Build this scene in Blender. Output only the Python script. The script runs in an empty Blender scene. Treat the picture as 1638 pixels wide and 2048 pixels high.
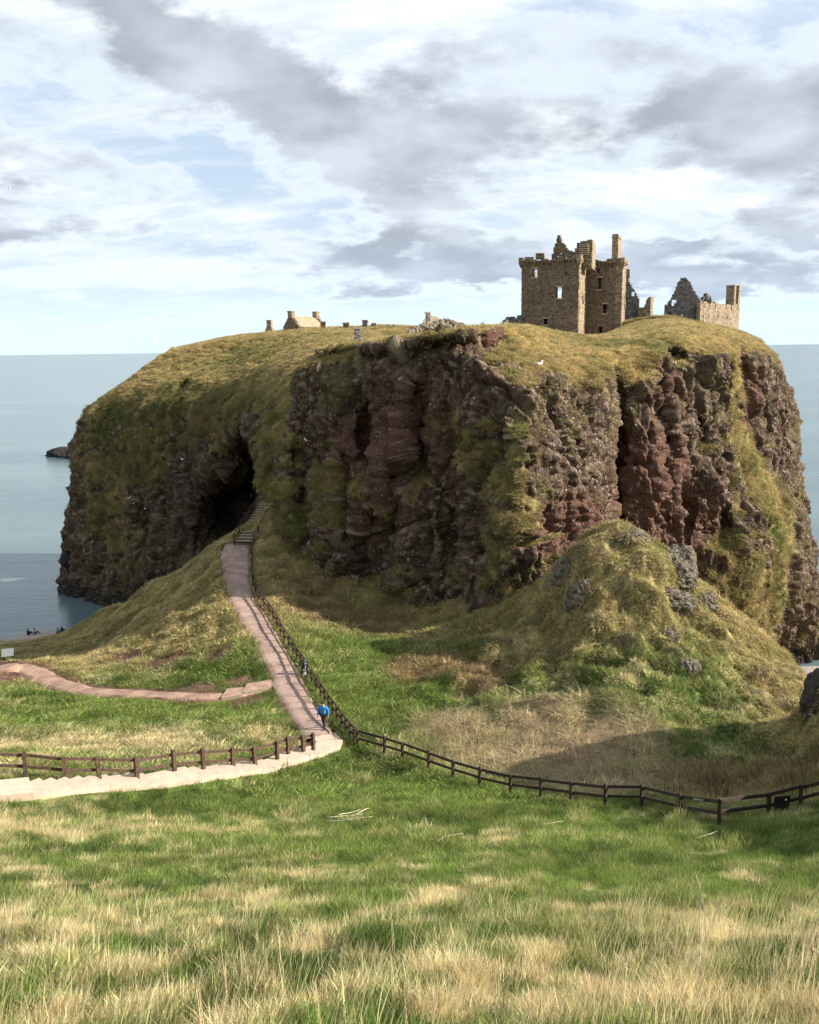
import bpy, bmesh, math, random
import numpy as np
from mathutils import Vector, Matrix, Euler
random.seed(7); RNG = np.random.default_rng(11)
SC = bpy.context.scene
COL = SC.collection

# ------------------------------------------------------------------ camera
CAM = np.array([0.0, 0.0, 45.0]); FPX = 1700.0
PITCH = math.radians(10.84); ROLL = math.radians(0.78)
R0 = np.array([1.0, 0, 0]); F0 = np.array([0, math.cos(PITCH), -math.sin(PITCH)]); U0 = np.array([0, math.sin(PITCH), math.cos(PITCH)])
CR = math.cos(ROLL)*R0 - math.sin(ROLL)*U0
CU = math.sin(ROLL)*R0 + math.cos(ROLL)*U0
cd = bpy.data.cameras.new('camera'); cam = bpy.data.objects.new('camera', cd); COL.objects.link(cam)
cd.sensor_fit = 'HORIZONTAL'; cd.sensor_width = 36.0; cd.lens = 36.0*FPX/1638.0
cd.clip_start = 0.1; cd.clip_end = 120000
cam.matrix_world = Matrix(((CR[0], CU[0], -F0[0], CAM[0]), (CR[1], CU[1], -F0[1], CAM[1]), (CR[2], CU[2], -F0[2], CAM[2]), (0, 0, 0, 1)))
SC.camera = cam
SUN_EL, SUN_AZ = math.radians(29), math.radians(96)      # azimuth clockwise from +Y (the view direction)
SUNV = Vector((math.cos(SUN_EL)*math.sin(SUN_AZ), math.cos(SUN_EL)*math.cos(SUN_AZ), math.sin(SUN_EL)))

# ------------------------------------------------------------------ node helper
class NT:
    def __init__(s, tree): s.t = tree; tree.nodes.clear()
    def n(s, typ, **kw):
        nd = s.t.nodes.new(typ)
        for k, v in kw.items():
            if k.startswith('i_'):
                key = k[2:]; key = int(key) if key.isdigit() else key.replace('_', ' ')
                s.set(nd.inputs[key], v)
            else: setattr(nd, k, v)
        return nd
    def set(s, sock, v):
        if isinstance(v, bpy.types.NodeSocket): s.t.links.new(v, sock)
        elif isinstance(v, bpy.types.Node): s.t.links.new(v.outputs[0], sock)
        else: sock.default_value = v
    def math(s, op, a, b=0.0, c=0.0, clamp=False):
        nd = s.n('ShaderNodeMath', operation=op, use_clamp=clamp); s.set(nd.inputs[0], a); s.set(nd.inputs[1], b); s.set(nd.inputs[2], c); return nd.outputs[0]
    def mix(s, f, a, b, blend='MIX'):
        nd = s.n('ShaderNodeMix', data_type='RGBA', blend_type=blend); s.set(nd.inputs[0], f); s.set(nd.inputs[6], a); s.set(nd.inputs[7], b); return nd.outputs[2]
    def ramp(s, f, a, b, lo=0.0, hi=1.0, smooth=True):
        nd = s.n('ShaderNodeMapRange', interpolation_type='SMOOTHSTEP' if smooth else 'LINEAR'); s.set(nd.inputs[0], f)
        for i, v in zip((1, 2, 3, 4), (a, b, lo, hi)): s.set(nd.inputs[i], v)
        return nd.outputs[0]
    def noise(s, vec, scale, detail=4.0, rough=0.55, dist=0.0, out=0):
        nd = s.n('ShaderNodeTexNoise'); s.set(nd.inputs['Scale'], scale); s.set(nd.inputs['Detail'], detail); s.set(nd.inputs['Roughness'], rough); s.set(nd.inputs['Distortion'], dist)
        if vec is not None: s.set(nd.inputs['Vector'], vec)
        return nd.outputs[out]
    def mapping(s, vec, scale=(1, 1, 1), loc=(0, 0, 0), rot=(0, 0, 0)):
        nd = s.n('ShaderNodeMapping'); s.set(nd.inputs[0], vec); s.set(nd.inputs[1], loc); s.set(nd.inputs[2], rot); s.set(nd.inputs[3], scale); return nd.outputs[0]

# ------------------------------------------------------------------ world: sky with drifting cloud
def angles(px, py):
    d = ray(px, py); return math.atan2(d[0], d[1]), math.asin(d[2])
def ray(px, py):
    d = F0 + CR*((px-819.0)/FPX) - CU*((py-1024.0)/FPX); return d/np.linalg.norm(d)
w = bpy.data.worlds.new('World'); SC.world = w; w.use_nodes = True
N = NT(w.node_tree)
tc = N.n('ShaderNodeTexCoord').outputs['Generated']
sky = N.n('ShaderNodeTexSky', sky_type='NISHITA', sun_disc=False, sun_elevation=SUN_EL, sun_rotation=SUN_AZ, altitude=50, air_density=1.0, dust_density=0.7, ozone_density=1.2)
sep = N.n('ShaderNodeSeparateXYZ'); N.set(sep.inputs[0], tc)
dx, dy, dz = sep.outputs
az = N.math('ARCTAN2', dx, dy); el = N.math('ARCSINE', dz)
zz = N.math('ADD', N.math('MAXIMUM', dz, 0.0), 0.26)
cp = N.n('ShaderNodeCombineXYZ'); N.set(cp.inputs[0], N.math('DIVIDE', dx, zz)); N.set(cp.inputs[1], N.math('DIVIDE', dy, zz))
cp = cp.outputs[0]
wn = N.noise(cp, 3.4, 5, 0.6, out=1)
ws = N.n('ShaderNodeSeparateXYZ'); N.set(ws.inputs[0], wn)
waz = N.math('MULTIPLY_ADD', N.math('SUBTRACT', ws.outputs[0], 0.5), 0.26, az)
wel = N.math('MULTIPLY_ADD', N.math('SUBTRACT', ws.outputs[1], 0.5), 0.12, el)
def blob(px, py, rx, ry, amp, tilt=0.0):
    a0, e0 = angles(px, py); ca, sa = math.cos(tilt), math.sin(tilt)
    ua = N.math('SUBTRACT', waz, a0); ue = N.math('SUBTRACT', wel, e0)
    x = N.math('DIVIDE', N.math('ADD', N.math('MULTIPLY', ua, ca), N.math('MULTIPLY', ue, sa)), rx/FPX)
    y = N.math('DIVIDE', N.math('SUBTRACT', N.math('MULTIPLY', ue, ca), N.math('MULTIPLY', ua, sa)), ry/FPX)
    r2 = N.math('ADD', N.math('MULTIPLY', x, x), N.math('MULTIPLY', y, y))
    return N.math('MULTIPLY', N.math('EXPONENT', N.math('MULTIPLY', r2, -1.0)), amp)
acc = None
for b in [(320, 60, 300, 70, .95, -.5), (600, 220, 290, 80, 1.0, -.42), (900, 280, 220, 70, .85, 0), (900, 130, 240, 55, .55, .05), (1490, 185, 270, 62, .95, .1),
          (1560, 250, 160, 60, .8, 0), (1290, 100, 170, 45, .42, .1), (760, 440, 75, 45, .75, 0), (860, 520, 270, 45, 1.0, 0), (1000, 560, 180, 26, .7, 0), (1400, 555, 330, 38, .95, 0),
          (1590, 455, 110, 28, .8, 0), (1330, 500, 90, 22, .6, 0), (1335, 330, 45, 18, .5, 0), (100, 445, 200, 26, .55, 0), (120, 340, 170, 30, .45, -.15), (880, 395, 130, 18, .35, 0), (340, 640, 80, 9, .45, 0),
          (1900, 300, 300, 90, .8, .1), (-350, 250, 300, 90, .8, -.2), (-200, 60, 350, 90, .6, 0)]:
    v = blob(*b); acc = v if acc is None else N.math('ADD', acc, v)
gen = N.noise(cp, 0.9, 5, 0.55)
away = N.ramp(N.math('ABSOLUTE', az), 0.6, 1.0)                       # beyond the modelled bank the same broken cloud goes on
high = N.ramp(el, 0.4, 0.55)
more = N.math('MAXIMUM', away, high)
acc = N.math('ADD', acc, N.math('MULTIPLY', more, N.ramp(gen, 0.46, 0.66, 0, 0.95)))
fine = N.noise(cp, 6.0, 6, 0.58)
dens = N.math('ADD', acc, N.math('MULTIPLY', N.math('SUBTRACT', fine, 0.5), 1.5))
grey = N.ramp(dens, 0.28, 0.88)
veil = N.ramp(N.noise(N.mapping(cp, (1.0, 2.2, 1), (3.1, 0.4, 0), (0, 0, 0.35)), 1.35, 6, 0.6, 0.25), 0.40, 0.62)
low = N.ramp(el, 0.0, 0.10, 1.0, 0.0)
veil = N.math('MULTIPLY', veil, N.ramp(el, 0.02, 0.16, 0.45, 1.0))
rim = N.math('MULTIPLY', N.ramp(dens, 0.0, 0.30), 0.55)
veil = N.math('MAXIMUM', veil, rim)
base = N.mix(1.0, sky.outputs[0], (SKY_GAIN := 1.0,)*3 + (1,), 'MULTIPLY')
c1 = N.mix(N.math('MULTIPLY_ADD', veil, 0.72, 0.26), N.mix(0.45, base, (5.6, 7.6, 10.2, 1)), (9.0, 9.5, 10.1, 1))
c1 = N.mix(N.math('MULTIPLY', low, 0.75), c1, (7.6, 9.8, 10.6, 1))
shade = N.mix(N.ramp(N.noise(cp, 3.2, 4, 0.5), 0.35, 0.7), (3.55, 3.9, 4.6, 1), (6.2, 6.75, 7.6, 1))
shade = N.mix(N.ramp(el, 0.03, 0.17), N.mix(0.55, shade, (4.6, 5.8, 7.4, 1)), shade)
c2 = N.mix(N.math('MULTIPLY', grey, 0.93), c1, shade)
bg = N.n('ShaderNodeBackground'); N.set(bg.inputs[0], c2); bg.inputs[1].default_value = 0.054
N.n('ShaderNodeOutputWorld', i_Surface=bg)
w.cycles.sampling_method = 'MANUAL'; w.cycles.sample_map_resolution = 512
sd = bpy.data.lights.new('sun', 'SUN'); sd.energy = 5.0; sd.angle = math.radians(0.53); sd.color = (1.0, 0.93, 0.82)
so = bpy.data.objects.new('sun', sd); COL.objects.link(so); so.rotation_euler = SUNV.to_track_quat('Z', 'Y').to_euler(); so.location = (0, 0, 120)
SC.view_settings.view_transform = 'Standard'; SC.view_settings.look = 'None'; SC.view_settings.gamma = 1.0; SC.view_settings.use_curve_mapping = False
SC.view_settings.exposure = 1.12
SC.cycles.use_denoising = True; SC.cycles.max_bounces = 5; SC.cycles.diffuse_bounces = 2; SC.cycles.glossy_bounces = 2; SC.cycles.transmission_bounces = 2; SC.cycles.transparent_max_bounces = 4; SC.cycles.use_adaptive_sampling = True; SC.cycles.adaptive_threshold = 0.02

# ------------------------------------------------------------------ maths helpers
def P(px, py, Y):
    d = ray(px, py); return CAM + d*(Y/d[1])
def project(p):
    q = np.asarray(p, float) - CAM; z = q@F0
    return 819.0 + FPX*(q@CR)/z, 1024.0 - FPX*(q@CU)/z, z
PERM = np.random.default_rng(3).permutation(256); PERM = np.concatenate([PERM, PERM, PERM])
GRD = np.random.default_rng(4).normal(size=(256, 3)); GRD /= np.linalg.norm(GRD, axis=1)[:, None]
def perlin(x, y, z):
    xi, yi, zi = (np.floor(a).astype(np.int64) for a in (x, y, z))
    xf, yf, zf = x-xi, y-yi, z-zi
    u, v, t = (a*a*a*(a*(a*6-15)+10) for a in (xf, yf, zf))
    xi &= 255; yi &= 255; zi &= 255
    r = 0
    for i in (0, 1):
        for j in (0, 1):
            for k in (0, 1):
                g = GRD[PERM[PERM[PERM[(xi+i) & 255]+((yi+j) & 255)]+((zi+k) & 255)]]
                d = g[:, 0]*(xf-i)+g[:, 1]*(yf-j)+g[:, 2]*(zf-k)
                r = r + d*(u if i else 1-u)*(v if j else 1-v)*(t if k else 1-t)
    return r*1.5
def fbm(x, y, z, oct=4, rough=0.5, ridge=False):
    s = 0; a = 1; tot = 0
    for o in range(oct):
        nn = perlin(x*2.0**o+17*o, y*2.0**o-9*o, z*2.0**o+5*o)
        if ridge: nn = 1-2*np.abs(nn)
        s = s+a*nn; tot += a; a *= rough
    return s/tot
def n3(p, sx, sy, sz, oct=4, rough=.5, ridge=False, off=0.0):
    return fbm(p[:, 0]/sx+off, p[:, 1]/sy+off*1.7, p[:, 2]/sz-off, oct, rough, ridge)
def worley(p, sx, sy, sz, off=0.0):
    q = np.c_[p[:, 0]/sx, p[:, 1]/sy, p[:, 2]/sz]+off; ci = np.floor(q).astype(np.int64); f1 = np.full(len(p), 9.0); f2 = f1.copy(); cid = np.zeros(len(p), int)
    for i in (-1, 0, 1):
        for j in (-1, 0, 1):
            for k in (-1, 0, 1):
                c = ci+(i, j, k); h = PERM[PERM[PERM[c[:, 0] & 255]+(c[:, 1] & 255)]+(c[:, 2] & 255)]
                d = np.sqrt(((c+.5+(GRD[h]*.45)-q)**2).sum(1)); cid = np.where(d < f1, h, cid)
                f2 = np.minimum(f2, np.maximum(f1, d)); f1 = np.minimum(f1, d)
    return f1, f2, cid/255.0
def sstep(x, a, b):
    t = np.clip((x-a)/(b-a), 0, 1); return t*t*(3-2*t)
def lerp(a, b, t):
    t = np.asarray(t)
    return a*(1-t[..., None])+b*t[..., None]
C3 = lambda *a: np.array(a, float)

# ------------------------------------------------------------------ object helpers
def mesh_np(name, V, F, smooth=True):
    me = bpy.data.meshes.new(name); V = np.ascontiguousarray(V, np.float32); F = np.ascontiguousarray(F, np.int32); k = F.shape[1]
    me.vertices.add(len(V)); me.vertices.foreach_set('co', V.ravel())
    me.loops.add(F.size); me.loops.foreach_set('vertex_index', F.ravel())
    me.polygons.add(len(F)); me.polygons.foreach_set('loop_start', np.arange(0, F.size, k, dtype=np.int32))
    if smooth: me.polygons.foreach_set('use_smooth', np.ones(len(F), bool))
    me.update(calc_edges=True); me.validate(); return me
def grid_faces(nu, nv):
    i = np.arange(nu-1)[:, None]*nv+np.arange(nv-1)[None, :]
    return np.stack([i, i+nv, i+nv+1, i+1], -1).reshape(-1, 4)
def color_attr(me, name, c):
    a = me.attributes.new(name, 'FLOAT_COLOR', 'POINT'); c4 = np.ones((len(c), 4), np.float32); c4[:, :3] = c; a.data.foreach_set('color', c4.ravel())
def float_attr(me, name, c):
    a = me.attributes.new(name, 'FLOAT', 'POINT'); a.data.foreach_set('value', np.asarray(c, np.float32))
def link(name, me, mat=None, parent=None):
    o = bpy.data.objects.new(name, me); COL.objects.link(o)
    if mat is not None and not me.materials: me.materials.append(mat)
    if parent is not None: o.parent = parent
    return o
def tag(o, label=None, cat=None, group=None, kind=None):
    for k, v in (('label', label), ('category', cat), ('group', group), ('kind', kind)):
        if v: o[k] = v
    return o
def empty(name, loc=(0, 0, 0), rz=0.0):
    o = bpy.data.objects.new(name, None); COL.objects.link(o); o.location = loc; o.rotation_euler = (0, 0, rz); o.empty_display_size = .2; return o
def catmull(A, t):
    n = len(A); i = np.clip(np.floor(t).astype(int), 0, n-2); f = (t-i).reshape(-1, *([1]*(A.ndim-1)))
    p0, p1, p2, p3 = A[np.clip(i-1, 0, n-1)], A[i], A[i+1], A[np.clip(i+2, 0, n-1)]
    return .5*((2*p1)+(-p0+p2)*f+(2*p0-5*p1+4*p2-p3)*f*f+(-p0+3*p1-3*p2+p3)*f**3)
# ------------------------------------------------------------------ ground: height field through surveyed points
GP = []
def g(px, py, Y=None, z=None):
    d = ray(px, py)
    t = Y/d[1] if Y is not None else (z-45.0)/d[2]
    GP.append(CAM+d*t)
def gw(x, y, z): GP.append(C3(x, y, z))
gw(0, -6, 45.4); gw(-20, -6, 44.5); gw(20, -6, 46.5); gw(-40, 0, 43); gw(40, 0, 47)
gw(0, 0, 43.3); gw(-14, 0, 42.6); gw(14, 0, 43.8)
for px, Y in ((0, 6.0), (819, 6.2), (1638, 6.4)): g(px, 2048, Y)
for px, Y in ((0, 9.0), (819, 9.2), (1638, 9.0)): g(px, 1900, Y)
for px, Y in ((0, 14.0), (500, 14.5), (1000, 14.5), (1638, 14.0)): g(px, 1800, Y)
for px, Y in ((0, 21.0), (400, 22), (800, 22), (1200, 21), (1638, 19)): g(px, 1710, Y)
for px, py, Y in ((0, 1640, 28), (300, 1640, 30), (600, 1620, 34), (850, 1600, 36.5), (1100, 1640, 31.5), (1300, 1660, 28.5), (1437, 1652, 27.5), (1620, 1660, 25.5)): g(px, py, Y)
# stair line and fence beside it
for px, py, Y in ((-60, 1580, 31.2), (53, 1562, 32.8), (200, 1566, 35.0), (275, 1566, 36.2), (350, 1553, 38.0), (467, 1543, 40.5), (555, 1526, 43.0), (627, 1507, 45.2), (660, 1490, 46.6)): g(px, py, Y)
for px, py, Y in ((30, 1600, 31.0), (200, 1590, 33.6), (400, 1572, 37.2), (600, 1530, 43.2)): g(px, py, Y)
# right fence
for px, py, Y in ((715, 1496, 46.5), (806, 1522, 44.0), (906, 1560, 40.8), (1021, 1590, 38.0), (1142, 1607, 36.0), (1282, 1618, 34.0), (1359, 1637, 31.0), (1538, 1640, 29.0)): g(px, py, Y)
# path
for px, py, Y in ((650, 1462, 48.5), (610, 1420, 52.2), (580, 1365, 58), (545, 1300, 64.5), (515, 1250, 69.5), (480, 1190, 77), (470, 1130, 85), (475, 1085, 92), (540, 1015, 101)): g(px, py, Y)
# meadow left
for px, py, Y in ((540, 1372, 58.5), (450, 1393, 56.5), (250, 1385, 59.5), (100, 1357, 66.5), (15, 1330, 72), (0, 1450, 51.5), (300, 1450, 50), (0, 1500, 44.5), (300, 1500, 43.6), (500, 1470, 47), (560, 1420, 52), (0, 1400, 59)): g(px, py, Y)
# spur
for px, py, Y in ((430, 1250, 72), (330, 1320, 68), (150, 1320, 76), (300, 1250, 84), (200, 1290, 88), (100, 1300, 92), (0, 1305, 98), (410, 1110, 95), (330, 1160, 101), (230, 1214, 113), (120, 1257, 127), (0, 1279, 124), (60, 1267, 126), (380, 1180, 86), (500, 1045, 98)): g(px, py, Y)
for px, py, Y in ((40, 1286, 115), (110, 1273, 117), (165, 1252, 113), (60, 1300, 104), (150, 1284, 105), (0, 1292, 112), (-80, 1290, 118)): g(px, py, Y)
for x, y, z in ((-90, 115, 1), (-90, 95, 8), (-80, 70, 17), (-70, 50, 22), (-60, 30, 29), (-50, 12, 36), (-100, 132, -4), (-75, 140, -5), (-55, 138, -3), (-45, 128, -3), (-38, 122, 0), (-28, 114, 6), (-20, 112, 12), (-14, 112, 20), (-35, 150, -6), (-100, 160, -8), (-20, 130, 8)): gw(x, y, z)
# under the rock
for x, y, z in ((0, 95, 26), (10, 85, 25), (0, 84, 23), (-5, 110, 27), (15, 95, 20), (10, 130, 20)): gw(x, y, z)
# valley and apron below the bluff
for px, py, Y in ((600, 1110, 88), (600, 1200, 78), (700, 1195, 80), (690, 1290, 67), (780, 1240, 77), (900, 1215, 76), (1000, 1188, 74.5), (1060, 1162, 74), (800, 1330, 61), (900, 1330, 60), (700, 1400, 55.5), (800, 1420, 52.5), (1000, 1400, 53), (950, 1480, 47.5), (800, 1480, 47.8), (1000, 1280, 63), (1100, 1500, 44.5), (1250, 1540, 40.5), (1150, 1440, 48), (1050, 1330, 58)): g(px, py, Y)
# mound
for px, py, Y in ((1200, 1064, 64), (1160, 1080, 65), (1280, 1080, 63.5), (1135, 1100, 65), (1100, 1165, 65.5), (1070, 1225, 66), (1300, 1112, 63), (1340, 1150, 62.5), (1385, 1222, 61.5), (1440, 1268, 60), (1500, 1322, 58.5), (1560, 1375, 56), (1600, 1412, 53.5), (1200, 1180, 60), (1130, 1260, 60.5), (1300, 1215, 58.5), (1370, 1275, 57), (1250, 1330, 52.5), (1380, 1350, 52.5), (1480, 1390, 52), (1350, 1450, 46), (1480, 1450, 46.5), (1200, 1420, 48.5), (1400, 1540, 39.5), (1550, 1425, 50.5)): g(px, py, Y)
# right flank
for px, py, Y in ((1570, 1455, 45), (1638, 1405, 46), (1500, 1520, 40), (1600, 1540, 36.5), (1638, 1600, 31), (1638, 1480, 41)): g(px, py, Y)
for x, y, z in ((22, 41, 30), (27, 36, 35), (24, 30, 34), (20, 22, 36.5), (34, 42, 32.5), (40, 35, 36.5), (34, 28, 37.5), (42, 29, 40), (30, 20, 41), (45, 45, 33), (60, 30, 42), (60, 50, 34), (45, 58, 22), (36, 58, 18)): gw(x, y, z)
# behind the mound: cove
for x, y, z in ((14, 78, 23), (22, 79, 17), (30, 76, 13), (30, 68, 20), (36, 70, 8), (45, 70, 4), (40, 84, 3), (50, 90, 1.5), (52, 104, 1.4), (58, 112, 0.6), (62, 100, 1.5), (72, 112, -0.8), (80, 100, 0.5), (80, 80, 6), (90, 110, -3), (60, 125, -3), (90, 130, -5), (60, 75, 8), (90, 60, 30), (45, 118, 0), (30, 100, 4)): gw(x, y, z)
for x, y, z in ((0, 175, 0), (50, 175, -6), (100, 175, -9), (-50, 175, -8), (120, 140, -8), (120, 60, 35), (120, 0, 48), (-120, 0, 40), (-120, 60, 22), (-120, 100, 8), (-120, 130, -3), (-120, 175, -9), (0, -30, 50), (-100, -30, 46), (100, -30, 52)): gw(x, y, z)
GP = np.array(GP)
def tps_fit(XY, Z, lam=.4):
    n = len(XY); d = np.linalg.norm(XY[:, None]-XY[None], axis=-1)
    K = np.where(d > 0, d*d*np.log(np.maximum(d, 1e-9)), 0)+lam*np.eye(n)
    Q = np.c_[np.ones(n), XY]; A = np.block([[K, Q], [Q.T, np.zeros((3, 3))]])
    return np.linalg.solve(A, np.r_[Z, np.zeros(3)])
TW = tps_fit(GP[:, :2], GP[:, 2])
def tps(x, y):
    s = x.shape; p = np.c_[x.ravel(), y.ravel()]; out = np.empty(len(p))
    for i in range(0, len(p), 20000):
        q = p[i:i+20000]; d2 = (q[:, None, 0]-GP[None, :, 0])**2+(q[:, None, 1]-GP[None, :, 1])**2
        out[i:i+20000] = (0.5*d2*np.log(np.maximum(d2, 1e-12)))@TW[:-3]+TW[-3]+q@TW[-2:]
    return out.reshape(s)
# plan grid, denser near the viewer
gx = np.concatenate([np.linspace(-120, -70, 50, False), np.linspace(-70, -16, 180, False), np.linspace(-16, 24, 230, False), np.linspace(24, 70, 130, False), np.linspace(70, 120, 41)])
gy = np.concatenate([np.linspace(-30, 3, 40, False), np.linspace(3, 30, 170, False), np.linspace(30, 105, 300, False), np.linspace(105, 175, 110)])
cx = np.arange(-120, 120.5, 1.0); cy = np.arange(-30, 175.5, 1.0)
CZ = tps(*np.meshgrid(cx, cy, indexing='ij'))
def bil(Z, x, y, x0, y0, st):
    fx = np.clip((x-x0)/st, 0, Z.shape[0]-1.001); fy = np.clip((y-y0)/st, 0, Z.shape[1]-1.001)
    i = fx.astype(int); j = fy.astype(int); a = fx-i; b = fy-j
    return Z[i, j]*(1-a)*(1-b)+Z[i+1, j]*a*(1-b)+Z[i, j+1]*(1-a)*b+Z[i+1, j+1]*a*b
def base_h(x, y): return bil(CZ, np.asarray(x, float), np.asarray(y, float), -120, -30, 1.0)
def march(px, py, hf=base_h, y0=2.0, y1=172.0):
    d = ray(px, py); Y = np.arange(y0, y1, 0.05); t = Y/d[1]
    p = CAM+d*t[:, None]; below = p[:, 2] < hf(p[:, 0], p[:, 1])
    k = int(np.argmax(below)) if below.any() else len(Y)-1
    q = p[k].copy(); q[2] = float(hf(q[0:1], q[1:2])[0]); return q
if __name__ == '__main__' and 0: pass

# paths worn into the ground (edges surveyed left/right)
def resample(pts, n):
    pts = np.asarray(pts, float); return catmull(pts, np.linspace(0, len(pts)-1, n))
PATH_L = [(606, 1476), (596, 1450), (575, 1420), (548, 1378), (541, 1345), (522, 1310), (505, 1275), (480, 1235), (462, 1200), (453, 1160), (452, 1120), (460, 1088)]
PATH_R = [(668, 1476), (655, 1450), (635, 1418), (612, 1370), (596, 1338), (574, 1302), (555, 1272), (532, 1235), (508, 1200), (494, 1160), (487, 1120), (488, 1088)]
pl = np.array([march(*p) for p in PATH_L]); pr = np.array([march(*p) for p in PATH_R])
pc = (pl+pr)/2
wid = np.linalg.norm((pl-pr)[:, :2], axis=1)
PATH_C = resample(pc, 140); PATH_HW = np.clip(resample((wid/2)[:, None], 140)[:, 0], .95, 1.5)
DIRT = resample([march(*p) for p in [(552, 1368), (500, 1381), (440, 1393), (340, 1391), (250, 1386), (170, 1380), (110, 1364), (85, 1350), (50, 1337), (10, 1332), (-60, 1336)]], 120)
DIRT_HW = np.interp(np.linspace(0, 1, 120), [0, .2, .5, .8, 1], [.5, .7, .8, 1.1, 1.4])
LOW_EDGE = [(-70, 1590), (62, 1590), (95, 1588), (122, 1586), (150, 1585), (176, 1584), (202, 1583), (226, 1582), (250, 1581), (274, 1580), (296, 1578), (385, 1572), (406, 1569), (426, 1566), (447, 1563), (468, 1560), (487, 1557), (506, 1554), (524, 1552), (541, 1549), (594, 1534), (608, 1529), (621, 1524), (634, 1518), (646, 1512), (657, 1505), (661, 1497), (655, 1488), (648, 1478)]
STEP_PTS = np.array([march(a, b-3) for a, b in LOW_EDGE])
_l = np.r_[0, np.cumsum(np.linalg.norm(np.diff(STEP_PTS[:, :2], axis=0), axis=1))]
_rise = np.where(np.diff(_l) > 1.2, .55*np.diff(_l), 1.0*np.diff(_l)); _c = np.r_[0, np.cumsum(_rise)]/_rise.sum()
_top = np.interp(_c, [0, 1], [STEP_PTS[0, 2]+.1, STEP_PTS[-1, 2]])
STEP_PTS[:, 2] = .5*_top+.5*np.minimum.accumulate(STEP_PTS[:, 2])
STEP_L = np.stack([np.interp(np.linspace(0, _l[-1], 160), _l, STEP_PTS[:, k]) for k in range(3)], 1)
def near_line(L, x, y):
    d = np.full(x.shape, 1e9); k = np.zeros(x.shape, int); fx, fy = x.ravel(), y.ravel()
    m = (fx > L[:, 0].min()-4) & (fx < L[:, 0].max()+4) & (fy > L[:, 1].min()-4) & (fy < L[:, 1].max()+4)
    if m.any():
        dd = (fx[m][:, None]-L[None, :, 0])**2+(fy[m][:, None]-L[None, :, 1])**2
        d.ravel()[m] = np.sqrt(dd.min(1)); k.ravel()[m] = dd.argmin(1)
    return d, k
def relief(x, y, z):
    p = np.c_[x.ravel(), y.ravel(), np.zeros(x.size)]
    near = sstep(y.ravel(), 40, 14)
    r = 0.55*n3(p, 9, 9, 1, 3)+0.22*n3(p, 2.2, 2.2, 1, 3, .55, off=3.3)+0.07*n3(p, .6, .6, 1, 2, off=7)
    mound = np.exp(-(((p[:, 0]-17)/15)**2+((p[:, 1]-58)/11)**2))
    spur = np.exp(-(((p[:, 0]+28)/18)**2+((p[:, 1]-86)/20)**2))
    r += (mound*1.0+spur*.45)*(2.3*n3(p, 4.6, 4.6, 1, 4, .55, True, off=1.2)-1.75+.8*n3(p, 1.4, 1.4, 1, 3, .55, True, off=6.2))
    r *= 1-.45*near
    r += near*0.16*n3(p, .9, .9, 1, 3, .55, off=9)
    return r.reshape(x.shape)
def ground_h(x, y):
    x = np.asarray(x, float); y = np.asarray(y, float)
    z = base_h(x, y); rl = relief(x, y, z); k = np.ones(x.shape)
    for L, HW in ((PATH_C, PATH_HW), (DIRT, DIRT_HW)):
        d, i = near_line(L, x, y); hw = HW[i]; m = sstep(d, hw+1.3, hw+.15)
        z = z*(1-m)+(L[i, 2]-.06)*m; k *= 1-m
    if len(STEP_L):
        d, i = near_line(STEP_L, x, y); m = sstep(d, 1.7, .95); z = z*(1-m)+(STEP_L[i, 2]-.12)*m; k *= 1-m
    sea_m = sstep(z, 2.5, 0.5); k *= 1-.7*sea_m
    return z+rl*k
GX, GY = np.meshgrid(gx, gy, indexing='ij')
GZ = ground_h(GX, GY)
fine_x = np.arange(-120, 120.3, .4); fine_y = np.arange(-30, 175.3, .4)
FZ = ground_h(*np.meshgrid(fine_x, fine_y, indexing='ij'))
def hgt(x, y): return bil(FZ, np.asarray(x, float), np.asarray(y, float), -120, -30, .4)
def hit(px, py): return march(px, py, hgt)
def hgt1(x, y): return float(hgt(np.array([x]), np.array([y]))[0])

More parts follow.
